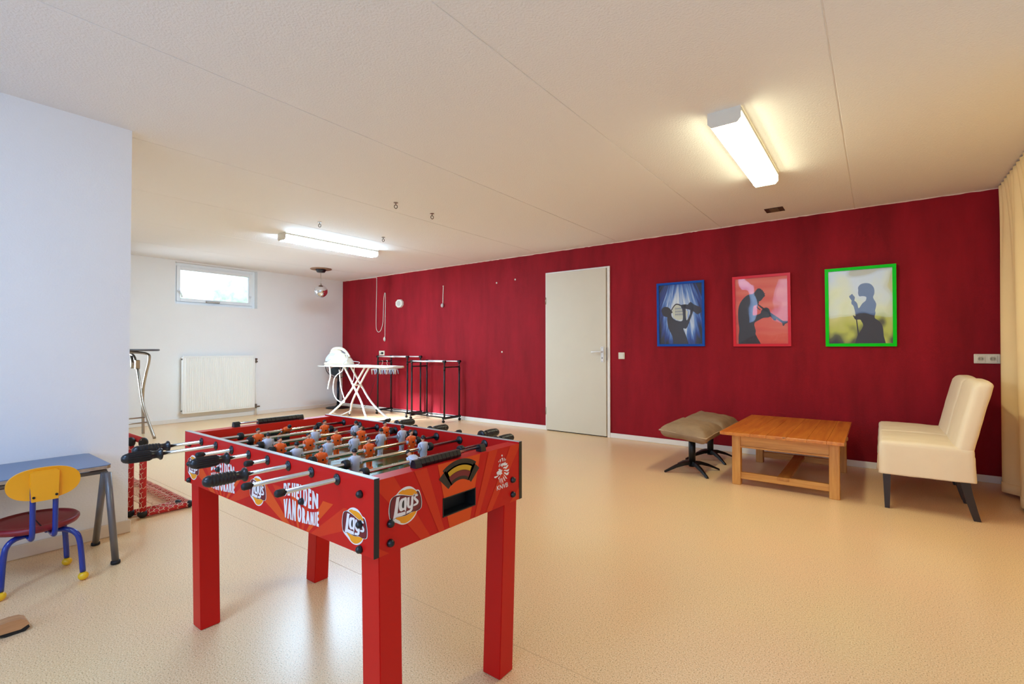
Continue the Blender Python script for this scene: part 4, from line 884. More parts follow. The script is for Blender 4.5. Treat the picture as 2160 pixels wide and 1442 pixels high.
# ================================================================ TOY GOALS
def goal(dx, dy, label):
    t = thing('toy_goal', (-3.875 + dx, 1.10 + dy, 0), label, 'toy goal', 'folding toy goals')
    X0, X1, Y0, Y1, H, r = -3.876 + dx, -4.84 + dx, 1.10 + dy, 1.372 + dy, .505, .0195
    for x in (X0, X1):
        b = MB(); b.cyl((x, Y0, .03), (x, Y0, H), r, seg=16); b.build('post', 'redfoam', t)
        b = MB(); b.cyl((x, Y0, .024), (x, Y1, .022), r, seg=16); b.build('base_tube', 'redfoam', t)
    b = MB(); b.cyl((X0, Y0, H), (X1, Y0, H), r, seg=16); b.build('crossbar', 'redfoam', t)
    b = MB(); b.cyl((X0, Y1, .022), (X1, Y1, .022), r, seg=16); b.build('back_tube', 'redfoam', t)
    for x in (X0, X1):
        b = MB(); b.ball((x, Y0, .026), (.028, .030, .0255), seg=14, rings=10); b.build('corner_joint', 'rubber', t)
        b = MB(); b.ball((x, Y0, H - .012), (.027, .027, .034), seg=14, rings=10); b.build('corner_joint', 'rubber', t)
        b = MB(); b.ball((x, Y1, .024), (.026, .026, .0235), seg=14, rings=10); b.build('corner_joint', 'rubber', t)
    b = MB(); rs = .0017
    # mesh lashed around the post and along the base: hexagons as crossing zigzags
    for x in (X0, X1):
        for k in range(15):                    # open hexagons lashed round the post
            z = .045 + k * .0315; a0 = -1.35 + (.75 if k % 2 else 0); q = lambda a, z: (x + (r + .002) * math.cos(a), Y0 + (r + .002) * math.sin(a), z)
            b.tube([q(a0 - .35, z - .011), q(a0, z), q(a0 - .05, z + .018), q(a0 + (.55 if k % 2 == 0 else -.75), z + .0315)], rs, 0, 5); b.tube([q(a0, z), q(a0 + .5, z - .008), q(a0 + 1.1, z + .004)], rs, 0, 5); b.tube([q(a0 - .35, z - .011), q(a0 - 1.0, z + .002)], rs, 0, 5)
        for k in range(9):                     # and along the base tube
            y = Y0 + .035 + k * .0275; a0 = .35 + (.75 if k % 2 else 0); q = lambda a, yy: (x + (r + .002) * math.cos(a), yy, .023 + (r + .002) * math.sin(a))
            b.tube([q(a0 - .5, y - .010), q(a0, y), q(a0 + .1, y + .016), q(a0 + (.6 if k % 2 == 0 else -.7), y + .0275)], rs, 0, 5); b.tube([q(a0, y), q(a0 + .6, y - .006), q(a0 + 1.2, y + .004)], rs, 0, 5); b.tube([q(a0 - .5, y - .010), q(a0 - .9, y)], rs, 0, 5)
    n = 30
    for k in range(n):                         # loops around the back tube
        x = X0 + (X1 - X0) * (k + .5) / n; b.tube([(x + .006 * math.sin(a * 2 + k), Y1 + .0225 * math.cos(a), .0235 + .0225 * math.sin(a)) for a in [2 * math.pi * j / 8 for j in range(8)]], rs, 0, 5, closed=True)
    # sagging net sheet from the crossbar down to the back tube
    nx, ny = 26, 14
    def q(i, j):
        u = i / nx; v = j / ny; x = X0 + (X1 - X0) * u; sag = math.sin(math.pi * v)
        return (x, Y0 + (Y1 - Y0) * (v ** 1.6) + .01, max(.006, .16 * (1 - v) ** 2.2 - .02 * sag * (1 - v) + .045 * v))
    for i in range(1, nx):
        p = []
        for j in range(ny + 1):
            a = q(i, j); w = .25 * abs(X1 - X0) / nx * (1 if (j // 2 + i) % 2 else -1); p.append((a[0] + w, a[1], a[2]))
        b.tube(p, rs * .8, 0, 4)
    tag(b.build('net', 'net', t), kind='stuff'); return t
goal(0, 0, 'red toy goal with string net, the nearer one, clear of the white wall corner')
goal(-.085, -.046, 'red toy goal half hidden by the white wall corner, behind the other goal')

# ================================================================ STANDING TABLE BEHIND THE CORNER
t = thing('bar_table', (-7.55, 1.95, 0), 'tall folding bar table with a thin dark top and steel legs behind the white corner', 'bar table')
cx, cy = -7.56, 1.88
b = MB(); b.lathe([(0, 1.086), (.40, 1.086), (.415, 1.092), (.415, 1.106), (.408, 1.112), (0, 1.112)], (cx, cy, 0), seg=48); b.build('table_top', mat('dark_grey_top', S(78, 76, 80), .4), t)
def leg(px): 
    b = MB(); b.tube(smooth(px, 6), .0165, 0, 14); b.build('leg', 'steel', t)
leg([(-7.75, 1.84, 1.072), (-7.60, 2.06, 1.070), (-7.51, 2.165, 1.045), (-7.50, 2.18, .98), (-7.59, 2.175, .80), (-7.68, 2.17, .60), (-7.73, 2.18, .36), (-7.725, 2.185, .18), (-7.715, 2.185, .004)])
leg([(-7.88, 2.04, 1.07), (-7.80, 2.09, 1.03), (-7.74, 2.10, .96), (-7.66, 2.10, .86), (-7.56, 2.10, .66), (-7.47, 2.105, .43), (-7.36, 2.12, .26), (-7.185, 2.153, .004)])
leg([(-7.92, 1.70, 1.072), (-7.88, 1.62, 1.05), (-7.80, 1.60, .80), (-7.56, 1.58, .40), (-7.215, 1.575, .004)])
leg([(-7.30, 1.70, 1.072), (-7.26, 1.61, 1.05), (-7.30, 1.60, .90), (-7.52, 1.60, .40), (-7.73, 1.60, .004)])
b = MB(); b.cyl((-7.655, 2.185, .22), (-7.66, 1.60, .22), .009, seg=10); b.cyl((-7.36, 2.14, .19), (-7.38, 1.578, .19), .009, seg=10); b.build('foot_bar', 'steel', t)
b = MB(); b.tube([(-7.80, 2.075, 1.02), (-7.77, 2.075, .94), (-7.755, 2.075, .86)], .021, 0, 12); b.box((-7.70, 2.075, .85), (-7.645, 2.125, .97), bev=.006); b.build('folding_lock', 'steel', t)

# ================================================================ RADIATOR
t = thing('radiator', (-W + .06, 3.38, .13), 'white panel radiator with vertical ribs under the high window', 'radiator')
xr = -W + .105; y0, y1, z0, z1 = 2.852, 3.905, .133, 1.008
b = MB(); n = 34; pr = []
for k in range(n):
    ya = y0 + .02 + (y1 - y0 - .04) * k / n; st = (y1 - y0 - .04) / n
    pr += [(ya, 0), (ya + st * .22, .007), (ya + st * .62, .007), (ya + st * .84, 0)]
pr = [(y0, 0)] + pr + [(y1, 0)]
vs0 = [b.bm.verts.new((xr - .007 + d, y, z0 + .03)) for y, d in pr]; vs1 = [b.bm.verts.new((xr - .007 + d, y, z1 - .03)) for y, d in pr]
for i in range(len(pr) - 1): b.bm.faces.new((vs0[i], vs0[i + 1], vs1[i + 1], vs1[i]))
b.box((xr - .030, y0, z0), (xr - .007, y1, z0 + .032), bev=.004, seg=1); b.box((xr - .030, y0, z1 - .032), (xr - .007, y1, z1), bev=.004, seg=1); b.box((xr - .03, y0, z0 + .02), (xr - .0085, y1, z1 - .02))
b.build('front_panel', 'rad', t)
b = MB(); b.box((-W + .028, y0 + .005, z0), (-W + .045, y1 - .005, z1 - .005)); b.build('rear_panel', 'rad', t)
for y in (y0, y1): 
    b = MB(); b.box((-W + .027, y - .003, z0 + .02), (xr - .008, y + .003, z1 - .02), bev=.002, seg=1); b.build('side_plate', 'rad', t)
b = MB()
for k in range(26): b.box((-W + .046, y0 + .02 + k * .0398, z1 - .010), (xr - .031, y0 + .03 + k * .0398, z1 - .002))
b.build('top_grille', 'rad', t)
for (y, z) in ((y0 - .006, z1 - .05), (y0 - .006, z0 + .045)):
    b = MB(); b.cyl((xr - .035, y, z), (xr - .035, y - .012, z), .013, seg=12); b.build('end_plug', 'brass', t)
b = MB(); xv = xr - .035; b.cyl((xv, y1, .945), (xv, y1 + .025, .945), .011, seg=10); b.cyl((xv, y1 + .030, .88), (xv, y1 + .030, .955), .012, seg=10); b.cyl((xv, y1 + .02, .945), (xv + .03, y1 + .03, .945), .014, seg=12); b.cyl((xv, y1 + .018, .90), (xv, y1 + .055, .90), .011, seg=10); b.build('valve', 'brass', t)
b = MB(); b.cyl((xv, y1, .175), (xv, y1 + .03, .175), .012, seg=10); b.cyl((xv, y1 + .035, .12), (xv, y1 + .035, .19), .016, seg=12); b.cyl((xv, y1 + .035, .145), (xv, y1 + .095, .145), .013, seg=12); b.build('lower_valve', 'brass', t)
for yy, zz in ((y1 + .030, .89), (y1 + .055, .13)):
    b = MB(); b.cyl((xv, yy, .0), (xv, yy, zz), .0075, seg=10); b.build('pipe', 'rad', t)

# ================================================================ FOOTSTOOLS
def footstool(cx, cy, label):
    t = thing('footstool', (cx, cy, 0), label, 'footstool', 'taupe footstools')
    hx, hy, zs = .204, .290, .378
    def fn(p):
        u = (p.x - cx) / hx; v = (p.y - cy) / hy; e = max(abs(u), abs(v)); tt = min(1, e) ** 5
        z = zs + (p.z - zs) * (1 - (.80 if p.z > zs else .22) * tt)
        z += -.020 * u + .004 * v + .006 * noise.noise(Vector((p.x * 14, p.y * 5, cy)))
        if p.z > zs: z += .004 * math.sin(u * 16 + 2 * noise.noise(Vector((p.x * 4, p.y * 4, 1)))) * abs(u) * (1 - tt)
        pull = 1 - .035 * (1 - abs(u)) * abs(v) - .035 * (1 - abs(v)) * abs(u)
        return Vector((cx + (p.x - cx) * pull, cy + (p.y - cy) * pull, z))
    b = MB(); b.soft((cx - hx, cy - hy, .316), (cx + hx, cy + hy, .446), .050, (26, 30, 8), fn=fn); cu = b.build('cushion', 'suede', t)
    pts = []
    for k in range(48):
        a = 2 * math.pi * k / 48; c, s = math.cos(a), math.sin(a); m = max(abs(c), abs(s)); u, v = c / m * .985, s / m * .985
        pull = 1 - .035 * (1 - abs(u)) * abs(v) - .035 * (1 - abs(v)) * abs(u)
        pts.append((cx + u * hx * pull * .995, cy + v * hy * pull * .995, zs - .020 * u + .004 * v))
    b = MB(); b.tube(pts, .0060, 0, 8, closed=True); b.build('piping', mat('pale_suede_piping', S(176, 150, 122), .8), cu)
    b = MB(); b.cyl((cx, cy, .045), (cx, cy, .330), .030, seg=20); b.cyl((cx, cy, .322), (cx, cy, .332), .085, seg=20); b.build('pole', 'blackmetal', t)
    for (sx, sy) in ((-1, -1), (1, -1), (1, 1), (-1, 1)):
        b = MB(); P = [Vector((cx + sx * q * .187, cy + sy * q * .187, z)) for q, z in ((.05, .078), (.3, .074), (.6, .052), (.85, .024), (1, .008))]; n = len(P); pr = Vector((-sy, sx, 0)).normalized(); R = []
        for i, p in enumerate(P):
            w = .021 - .009 * i / (n - 1); h = (.016, .015, .012, .009, .007)[i]
            R.append([b.bm.verts.new(p + pr * a * w + Vector((0, 0, c * h))) for a, c in ((-1, -1), (1, -1), (.55, 1), (-.55, 1))])
        for i in range(n - 1):
            for k in range(4): b.bm.faces.new((R[i][k], R[i][(k + 1) % 4], R[i + 1][(k + 1) % 4], R[i + 1][k]))
        b.bm.faces.new(R[0][::-1]); b.bm.faces.new(R[-1]); b.build('star_foot', 'blackmetal', t)
    return t
footstool(-1.357, 4.528, 'taupe suede footstool on a black star base, the nearer of the two')
footstool(-1.360, 5.145, 'taupe suede footstool on a black star base, the one close to the red wall')

# ================================================================ COFFEE TABLE
t = thing('coffee_table', (-.60, 4.825, 0), 'low reddish pine coffee table with plank top and knobbed drawer', 'coffee table')
x0, x1, y0, y1, zt = -1.035, -.195, 4.195, 5.457, .440
b = MB(); ws = [.225, .115, .135, .135, .125, .105]; x = x0; 
for i, w in enumerate(ws): b.box((x, y0, zt - .022), (x + w - (.0012 if i < 5 else 0), y1, zt), bev=.0012, seg=1); x += w
b.build('table_top', 'pinetop', t)
b = MB(); b.box((x0 + .01, y0 + .01, zt - .026), (x1 - .01, y1 - .01, zt - .0215)); b.build('top_batten', 'pine', t)
LX = ((-.967, -.903), (-.295, -.229)); LY = ((4.303, 4.370), (5.280, 5.347))
for a in LX:
    for c in LY:
        b = MB(); b.box((a[0], c[0], 0), (a[1], c[1], zt - .024), bev=.004); b.build('leg', 'pine', t)
for ya, yb in ((4.312, 4.332), (5.318, 5.338)):
    b = MB(); b.box((-.905, ya, .318), (-.293, yb, zt - .023), bev=.002, seg=1); b.box((-.905, ya - .008, .306), (-.293, yb, .320), bev=.002, seg=1); b.build('apron', 'pineH', t)
b = MB(); b.box((-.960, 4.368, .318), (-.940, 5.282, zt - .023)); b.build('apron', 'pineY', t)
b = MB(); b.box((-.262, 4.368, .388), (-.242, 5.282, zt - .023)); b.box((-.262, 4.368, .306), (-.242, 5.282, .322)); b.build('apron', 'pineY', t)
b = MB(); b.box((-.262, 4.40, .323), (-.240, 5.25, .387), bev=.002, seg=1); b.box((-.93, 4.42, .326), (-.262, 5.23, .332)); dw = b.build('drawer', 'pineY', t)
for y in (4.68, 4.97):
    b = MB(); b.lathe([(.008, 0), (.008, .010), (.019, .016), (.021, .026), (.015, .035), (0, .037)], (-.240, y, .356), (1, 0, 0)); b.build('knob', 'knob', dw)
for ya, yb in ((4.318, 4.352), (5.298, 5.332)):
    b = MB(); b.box((-.905, ya, .050), (-.293, yb, .104), bev=.003, seg=1); b.build('stretcher', 'pineH', t)
b = MB(); b.box((-.640, 4.314, .080), (-.556, 5.336, .1045), bev=.002, seg=1); b.build('centre_stretcher', 'pineY', t)

# ================================================================ SLIPCOVER CHAIRS
def slip_chair(y0, y1, label, sd):
    t = thing('slipcover_chair', (.26, (y0 + y1) / 2, 0), label, 'chair', 'cream slipcovered chairs side by side')
    cy = (y0 + y1) / 2; hy = (y1 - y0) / 2
    def fs(p):
        v = (p.y - cy) / hy; u = (p.x - .25) / .25; q = Vector(p)
        if p.z > .42: q.z += .012 * (1 - v * v) * (1 - u * u) - .006 * max(0, u) + .003 * noise.noise(p * 9 + Vector((sd, 0, 0)))
        else:
            k = (.47 - p.z) / .22; q.x += .010 * k * noise.noise(Vector((p.y * 11, p.x * 3, sd))) + .010 * k * u; q.y += .009 * k * noise.noise(Vector((p.x * 11, sd, p.y * 2)))
        if p.z < .262: q.z = max(q.z, .246 + .006 * noise.noise(Vector((p.x * 7, p.y * 7, sd))) + .004 * u)
        q += Vector((noise.noise(p * 24), 0, noise.noise(p * 21))) * .0025 * (1 if u < -.6 else .35)
        return q
    b = MB(); b.soft((.004, y0, .205), (.496, y1, .474), .026, (26, 26, 16), fn=fs); b.build('seat_cover', 'linen', t)
    def fb(p):
        q = Vector(p); h = max(0, p.z - .44); q.x += .205 * h + .04 * h * h; v = (p.y - cy) / hy
        q.x += -.010 * (1 - v * v) * (1 if p.x < .45 else 0) ; q.z += -.012 * v * v * (1 if p.z > .88 else 0) + .003 * noise.noise(p * 7 + Vector((0, sd, 0)))
        q.x += .0025 * noise.noise(p * 13 + Vector((sd, 0, 3)))
        return q
    b = MB(); b.soft((.398, y0 + .004, .40), (.494, y1 - .004, .908), .036, (10, 22, 24), fn=fb); b.build('back_cover', 'linen', t)
    for ya in (y0 + .028, y1 - .073):
        for pts in (((.022, .068, .26), (.032, .060, .001)), ((.424, .472, .26), (.488, .524, .001))):
            (a0, a1, az), (c0, c1, cz) = pts; b = MB(); n = 5; R = []
            for i in range(n + 1):
                k = i / n; kk = k if a0 < .1 else k ** 1.25; xx0 = a0 + (c0 - a0) * kk; xx1 = a1 + (c1 - a1) * kk; z = az + (cz - az) * k; d = .004 * k
                R.append([b.bm.verts.new(q) for q in ((xx0, ya + d, z), (xx1, ya + d, z), (xx1, ya + .045 - d, z), (xx0, ya + .045 - d, z))])
            for i in range(n):
                for k in range(4): b.bm.faces.new((R[i][k], R[i][(k + 1) % 4], R[i + 1][(k + 1) % 4], R[i + 1][k]))
            b.bm.faces.new(R[0]); b.bm.faces.new(R[-1][::-1]); b.build('leg', 'darkwood', t)
    return t
slip_chair(4.272, 4.826, 'cream slipcovered dining chair with dark legs, the nearer of the two', 1.3)
slip_chair(4.834, 5.424, 'cream slipcovered dining chair with dark legs, the one against the red wall', 6.1)

# ================================================================ CURTAIN
def cur(u, v):
    s = u * 2.5
    yt = 5.575 - s; yb = 5.285 - s * .93; w = v ** 1.35
    pleat = abs(math.sin(math.pi * s / .104)); top = (1 - v) ** 5
    x = .835 - .034 * pleat * top
    fold = math.sin(2 * math.pi * (s - .02) / .40 + .5 * math.sin(s * 5)); f2 = math.sin(2 * math.pi * s / .155 + 1.1)
    x += (1 - top) * (.026 + .022 * v) * (-fold) + .010 * f2 * (1 - top) * (1 - .4 * v)
    x -= .050 * w * math.exp(-(s / .12) ** 2) + .012 * math.exp(-(s / .05) ** 2) * (1 - top)
    y = yt + (yb - yt) * w + .012 * (1 - top) * math.sin(2 * math.pi * s / .40)
    z = 2.438 - v * (2.438 - .022) + .006 * math.sin(s * 7) * v
    return Vector((min(x, .93), y, z))
t = thing('curtain', (.83, 4.4, 2.43), 'floor length cream curtain with pinch pleats beside the red wall', 'curtain')
b = MB(); b.grid(cur, 260, 40); o = b.build('cloth', 'curtain', t, normals=False); md = o.modifiers.new('thickness', 'SOLIDIFY'); md.thickness = .003; md.offset = 0
b = MB(); b.box((.822, 3.0, C - .012), (.860, 5.55, C - .0005)); b.build('curtain_rail', 'trim', t)
b = MB(); b.grid(lambda u, v: cur(u, 1 - .030 * (1 - v)) + Vector((-.0035, 0, 0)), 200, 2); o = b.build('hem', 'curtain', t, normals=False); md = o.modifiers.new('thickness', 'SOLIDIFY'); md.thickness = .003; md.offset = 0

# ================================================================ FAN
t = thing('pedestal_fan', (-8.16, 5.36, 0), 'black pedestal fan in the far corner behind the ironing board', 'fan')
fx, fy = -8.16, 5.36; d = Vector((.84, -.54, 0)).normalized(); hc = Vector((fx, fy, .80)) + d * .10
b = MB(); b.lathe([(.21, 0), (.215, .012), (.19, .022), (.06, .034), (.028, .06), (.028, .09)], (fx, fy, 0), seg=36); b.build('base', 'blackmetal', t)
b = MB(); b.cyl((fx, fy, .06), (fx, fy, .50), .024); b.cyl((fx, fy, .5), (fx, fy, .72), .016); b.build('pole', mat('blue_black_pole', S(30, 40, 58), .25, .6), t)
b = MB(); b.lathe([(.03, -.10), (.042, -.08), (.042, -.02), (.03, 0)], Vector((fx, fy, .80)) + d * .06, d); b.cyl((fx, fy, .70), (fx, fy, .79), .025); b.build('motor', 'black', t)
u = Vector((0, 0, 1)); r_ = d.cross(u)
def cage(off, dome):
    b = MB()
    for rr in (.225, .15, .075): b.tube([hc + d * (off + dome * (1 - rr / .23)) + (u * math.cos(a) + r_ * math.sin(a)) * rr for a in [2 * math.pi * k / 36 for k in range(36)]], .0028 if rr < .2 else .006, 0, 6, closed=True)
    for k in range(40):
        a = 2 * math.pi * k / 40; e = u * math.cos(a) + r_ * math.sin(a); b.tube([hc + d * off + e * .225, hc + d * (off + dome * .55) + e * .12, hc + d * (off + dome) + e * .03], .0013, 0, 4)
    return b
cage(0, -.05).build('rear_guard', 'blackmetal', t); cage(.02, .05).build('front_guard', 'blackmetal', t)
for k in range(3):
    a0 = 2 * math.pi * k / 3 + .5; b = MB()
    def bl(p, q):
        r = .03 + .165 * p; a = a0 + (q - .5) * (1.5 - .35 * p) ; e = u * math.cos(a) + r_ * math.sin(a); return hc + e * r + d * (.012 + .03 * (q - .5))
    b.grid(bl, 10, 10); o = b.build('blade', mat('dark_translucent_blade', S(36, 44, 50), .3), t, normals=False); md = o.modifiers.new('thickness', 'SOLIDIFY'); md.thickness = .003
b = MB(); b.lathe([(.03, -.01), (.034, .03), (.025, .045), (0, .05)], hc, d); b.build('hub', 'black', t)
b = MB(); b.tube(smooth([(-7.176, D - .025, 1.04), (-7.215, D - .06, 1.02), (-7.26, D - .06, .92), (-7.32, D - .05, .62), (-7.44, D - .06, .34), (-7.56, D - .07, .10), (-7.70, D - .09, .006), (-7.84, D - .14, .006), (-7.93, D - .24, .006), (-7.97, 5.36, .010)], 6), .0032, 0, 6); b.build('power_cable', 'rubber', t)
b = MB(); b.cyl((-7.175, D - .012, 1.04), (-7.175, D - .042, 1.04), .017, seg=12); b.build('plug', 'rubber', t)

# ================================================================ IRONING BOARD
t = thing('ironing_board', (-6.55, 4.64, 0), 'white ironing board on crossed tube legs in front of the red wall', 'ironing board')
def bw(u):                                    # half width along the board, rounded right end, tapering left
    return .19 * min(1, (max(0, u)) ** .55 * 1.9 + .25) * (1 if u < .93 else max(.05, math.sqrt(max(0, 1 - ((u - .93) / .07) ** 2))) * .6 + .4)
XA, XB = -7.36, -5.585; cy = 4.64
b = MB(); n = 48; rows = []
for i in range(n + 1):
    uu = i / n; x = XA + (XB - XA) * uu; w = bw(uu); zz = .862 + .004 * noise.noise(Vector((x * 5, 0, 0)))
    rows.append([b.bm.verts.new(p) for p in ((x, cy - w, zz - .030), (x, cy - w - .004, zz - .010), (x, cy - w + .008, zz), (x, cy, zz + .003), (x, cy + w - .008, zz), (x, cy + w + .004, zz - .010), (x, cy + w, zz - .030))])
for i in range(n):
    for k in range(6):
        f = b.bm.faces.new((rows[i][k], rows[i + 1][k], rows[i + 1][k + 1], rows[i][k + 1])); f.smooth = True
    b.bm.faces.new((rows[i][6], rows[i + 1][6], rows[i + 1][0], rows[i][0]))
b.bm.faces.new(rows[0]); b.bm.faces.new(rows[-1][::-1]); cv = b.build('padded_board', 'cover', t)
b = MB(); random.seed(11)
for k in range(9):
    x = -6.9 + k * .14 + random.random() * .05; b.tube([(x, cy - .194, .848), (x + .02, cy - .196, .856), (x + .05, cy - .195, .847)], .0025, 0, 5)
b.build('cover_print', 'pink', cv)
b = MB(); b.prism([(-7.54, cy - .03), (-7.50, cy - .10), (-7.36, cy - .16), (-6.9, cy - .17), (-6.9, cy + .17), (-7.36, cy + .16), (-7.50, cy + .10), (-7.54, cy + .03)], lambda a, c: (a, c, .826), lambda a, c: (a, c, .838)); b.build('iron_rest', 'iron_white', t)
def ileg(p): 
    b = MB(); b.tube(smooth(p, 7), .0155, 0, 12); l = b.build('leg', 'iron_white', t); e = Vector(p[-1]); b = MB(); dv = (e - Vector(p[-2])).normalized(); b.cyl(e - dv * .03, e, .0185, seg=12); b.build('foot_cap', 'rubber', l)
for yt, ym, yf in ((4.58, 4.57, 4.458), (4.70, 4.71, 4.852)):
    ileg([(-6.81, yt, .832), (-6.55, ym, .545), (-6.33, ym + (yf - ym) * .12, .305), (-6.16, ym + (yf - ym) * .6, .135), (-6.0, yf, .018)])
for yt, ym, yf in ((4.60, 4.59, 4.42), (4.68, 4.69, 4.845)):
    ileg([(-6.30, yt, .832), (-6.55, ym, .545), (-6.80, ym + (yf - ym) * .25, .265), (-6.94, ym + (yf - ym) * .7, .12), (-7.05, yf, .018)])
b = MB(); b.cyl((-6.55, 4.555, .545), (-6.55, 4.725, .545), .012, seg=10); b.tube(smooth([(-6.93, 4.80, .10), (-6.96, 4.66, .05), (-6.97, 4.60, .05), (-6.94, 4.47, .10)], 5), .010, 0, 10); b.build('cross_bar', 'iron_white', t)
b = MB(); b.tube(smooth([(-7.02, 4.455, .83), (-7.00, 4.452, .74), (-6.99, 4.45, .66), (-7.03, 4.45, .56), (-7.055, 4.45, .47)], 6), lambda k: .012 if k < .8 else .010, 0, 6); b.build('strap', 'iron_white', t)
t = thing('steam_iron_station', (-7.03, 4.64, .865), 'cream steam iron station with a clear water tank on the ironing board', 'steam iron')
ca, sa = math.cos(math.radians(18)), math.sin(math.radians(18))
def st(u, w, z): return (-7.03 + u * ca - w * sa, 4.64 + u * sa + w * ca, .8655 + z)
def dome(b, secs, z0):
    R = []
    for (u, zt_, hw) in secs:
        r_ = []
        for k in range(17):
            a = math.pi * k / 16; c_, s_ = math.cos(a), math.sin(a); r_.append(b.bm.verts.new(st(u, -hw * math.copysign(abs(c_) ** .6, c_), z0 + (zt_ - z0) * abs(s_) ** .6)))
        R.append(r_)
    for i in range(len(R) - 1):
        for k in range(16):
            f = b.bm.faces.new((R[i][k], R[i][k + 1], R[i + 1][k + 1], R[i + 1][k])); f.smooth = True
        b.bm.faces.new((R[i][16], R[i][0], R[i + 1][0], R[i + 1][16]))
    b.bm.faces.new(R[0]); b.bm.faces.new(R[-1][::-1])
def lsm(secs, n=4): return [tuple(v) for v in smooth(secs, n)]
b = MB(); dome(b, lsm([(-.242, .022, .07), (-.236, .036, .085), (-.18, .045, .098), (-.10, .10, .104), (-.04, .185, .104), (.03, .200, .104), (.10, .180, .102), (.16, .130, .098), (.215, .070, .085), (.236, .022, .066)]), 0); b.build('station_body', 'ironcream', t)
b = MB(); dome(b, lsm([(-.232, .060, .060), (-.215, .115, .080), (-.17, .172, .086), (-.11, .194, .088), (-.06, .188, .088), (-.045, .150, .086)]), .044); b.build('water_tank', 'tank', t)
b = MB(); b.tube([st(u, 0, z) for u, z in [(p.x, p.y) for p in smooth([(-.165, .196, 0), (-.135, .235, 0), (-.07, .256, 0), (.03, .252, 0), (.10, .222, 0), (.16, .168, 0), (.195, .120, 0)], 5)]], lambda k: .017 + .010 * math.sin(math.pi * min(1, k * 1.2)), 0, 14); dome(b, lsm([(-.175, .200, .030), (-.12, .228, .050), (-.04, .236, .056), (.03, .222, .050), (.06, .205, .04)]), .165); b.build('iron_handle', 'ironcream', t)
b = MB(); b.tube([st(u, 0, z) for u, z in ((.035, .222), (.09, .192), (.13, .158), (.155, .135))], .020, 0, 12); b.tube([st(u, 0, z) for u, z in ((-.170, .188), (-.140, .196), (-.11, .200))], .026, 0, 10); b.build('grip_pad', mat('purple_grey_grip', S(92, 80, 96), .45), t)
b = MB(); P = lambda u, w, z: st(u, w, z)
b.tube(smooth([P(.15, -.05, .17), P(.20, -.08, .15), P(.245, -.12, .08), P(.25, -.225, .02), P(.25, -.24, -.09), P(.10, -.23, -.20), P(.06, -.22, -.40), P(.10, -.20, -.54), P(.22, -.20, -.60), P(.26, -.20, -.56), P(.20, -.21, -.36), P(.18, -.215, -.18), P(.17, -.22, -.08)], 7), .0075, 0, 8)
b.tube(smooth([P(.23, .02, .05), P(.36, .03, .035), P(.44, -.10, .010), P(.47, -.225, -.005), P(.47, -.245, -.10), P(.46, -.24, -.22), P(.40, -.22, -.30)], 7), .005, 0, 8); b.build('steam_hose', 'iron_white', t)

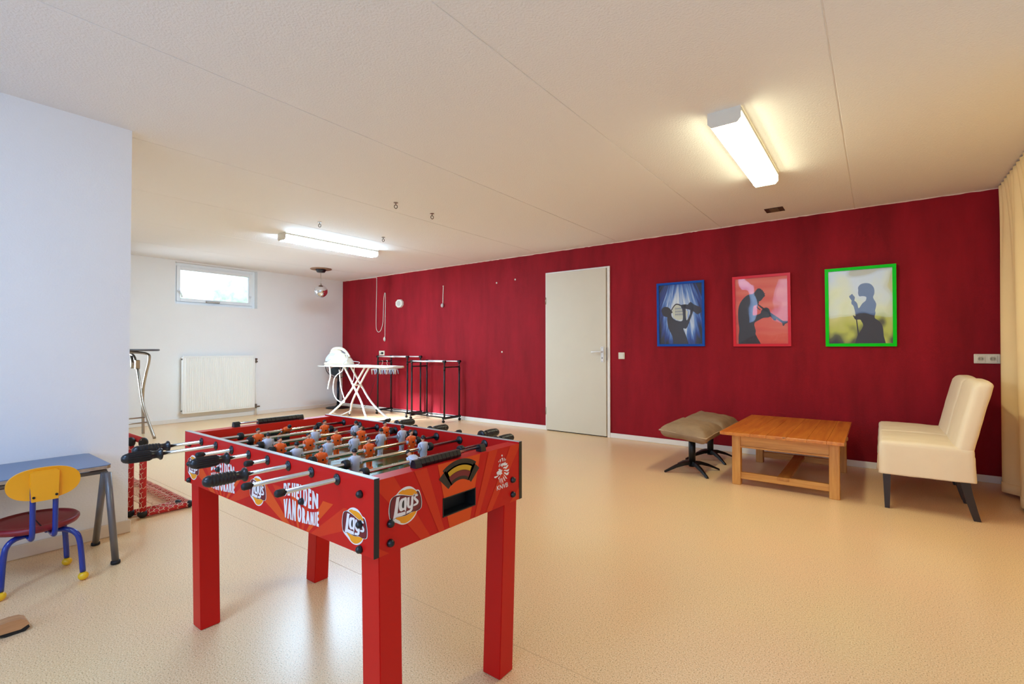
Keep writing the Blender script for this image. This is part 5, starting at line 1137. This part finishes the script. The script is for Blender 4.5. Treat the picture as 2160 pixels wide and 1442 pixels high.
# ================================================================ CLOTHES RACKS
def rack(X0, X1, Y0, Y1, zr, label):
    t = thing('clothes_rack', ((X0 + X1) / 2, (Y0 + Y1) / 2, 0), label, 'clothes rack', 'black double clothes racks')
    for x in (X0, X1):
        b = MB(); b.box((x - .017, Y0 - .035, .052), (x + .017, Y1 + .028, .084), bev=.004, seg=1); b.build('base_bar', 'blackmetal', t)
        for y in (Y0, Y1):
            b = MB(); b.cyl((x, y, .08), (x, y, zr - .09), .0135, seg=14); b.cyl((x, y, zr - .12), (x, y, zr - .02), .0115, seg=14); b.cyl((x, y, zr - .135), (x, y, zr - .085), .0165, seg=14); b.build('upright', 'blackmetal', t)
            b = MB(); b.cyl((x - .024, y, zr), (x + .024, y, zr), .019, seg=14); b.cyl((x, y, zr - .04), (x, y, zr), .015, seg=12); b.build('rail_joint', 'black', t)
        b = MB(); b.cyl((x, Y0, zr - .085), (x, Y1, zr - .085), .0095, seg=10); b.build('side_bar', 'blackmetal', t)
        for y in (Y0 - .020, Y1 + .010):
            b = MB(); b.cyl((x - .011, y, .021), (x + .011, y, .021), .021, seg=16); b.cyl((x, y, .03), (x, y, .054), .008, seg=8); b.build('caster', 'rubber', t)
    for y in (Y0, Y1):
        b = MB(); xm = X0 + (X1 - X0) * .56; b.cyl((X0, y, zr), (xm, y, zr), .0125, seg=14); b.cyl((xm, y, zr), (X1, y, zr), .0105, seg=14); b.cyl((xm - .008, y, zr), (xm + .004, y, zr), .0145, seg=14); b.build('hanging_rail', 'alu', t)
    for y in (Y0 + .05, Y1 - .05):
        b = MB(); b.cyl((X0, y, .068), (X1, y, .068), .0085, seg=10); b.build('lower_rail', 'blackmetal', t)
    return t
rack(-6.875, -6.115, 5.285, 5.570, .985, 'black double clothes rack nearest the ironing board, pegs hanging at its left end')
rack(-5.95, -5.222, 5.235, 5.560, .921, 'black double clothes rack on casters, the right one with nothing hanging on it')
t = thing('peg_hanger', (-6.875, 5.42, .90), 'white laundry hanger with pale blue pegs on the left clothes rack', 'laundry hanger')
ax = Vector((.8, .6, 0)); ay = Vector((-.6, .8, 0)); c0 = Vector((-6.875, 5.43, 0)); zf_ = .757
def hp_(a, w, z): return c0 + ax * a + ay * w + Vector((0, 0, z))
b = MB(); q = [hp_(-.215, -.07, zf_), hp_(.215, -.07, zf_), hp_(.215, .07, zf_), hp_(-.215, .07, zf_)]
b.tube(q, .009, 0, 8, closed=True)
for k in (-.11, 0, .11): b.cyl(hp_(k, -.07, zf_), hp_(k, .07, zf_), .004, seg=6)
b.build('hanger_frame', 'plastic', t)
for k, a in enumerate((-.065, .065)):
    b = MB(); yy = (5.375, 5.475)[k]; tp = Vector((-6.875, yy, .909)); b.tube(smooth([hp_(a - .06, 0, zf_), hp_(a, 0, zf_ + .035), (tp.x, tp.y, .855), (tp.x + .014, tp.y, .885), (tp.x + .013, tp.y, .908), (tp.x, tp.y, .917), (tp.x - .014, tp.y, .905)], 5), .0045, 0, 8); b.build('hook', 'plastic', t)
random.seed(5)
for k in range(20):
    a = -.205 + .41 * (k % 10) / 9; w = -.07 if k < 10 else .07
    b = MB(); tl = (random.random() - .5) * .018; p = hp_(a, w, zf_)
    b.tube([p + Vector((0, 0, .010)), p + ax * tl + Vector((0, 0, -.03)), p + ax * tl * 2.2 + Vector((0, 0, -.082))], .0095, 0, 6, r2=.007)
    b.build('peg', 'peg' if k % 3 else 'plastic', t)
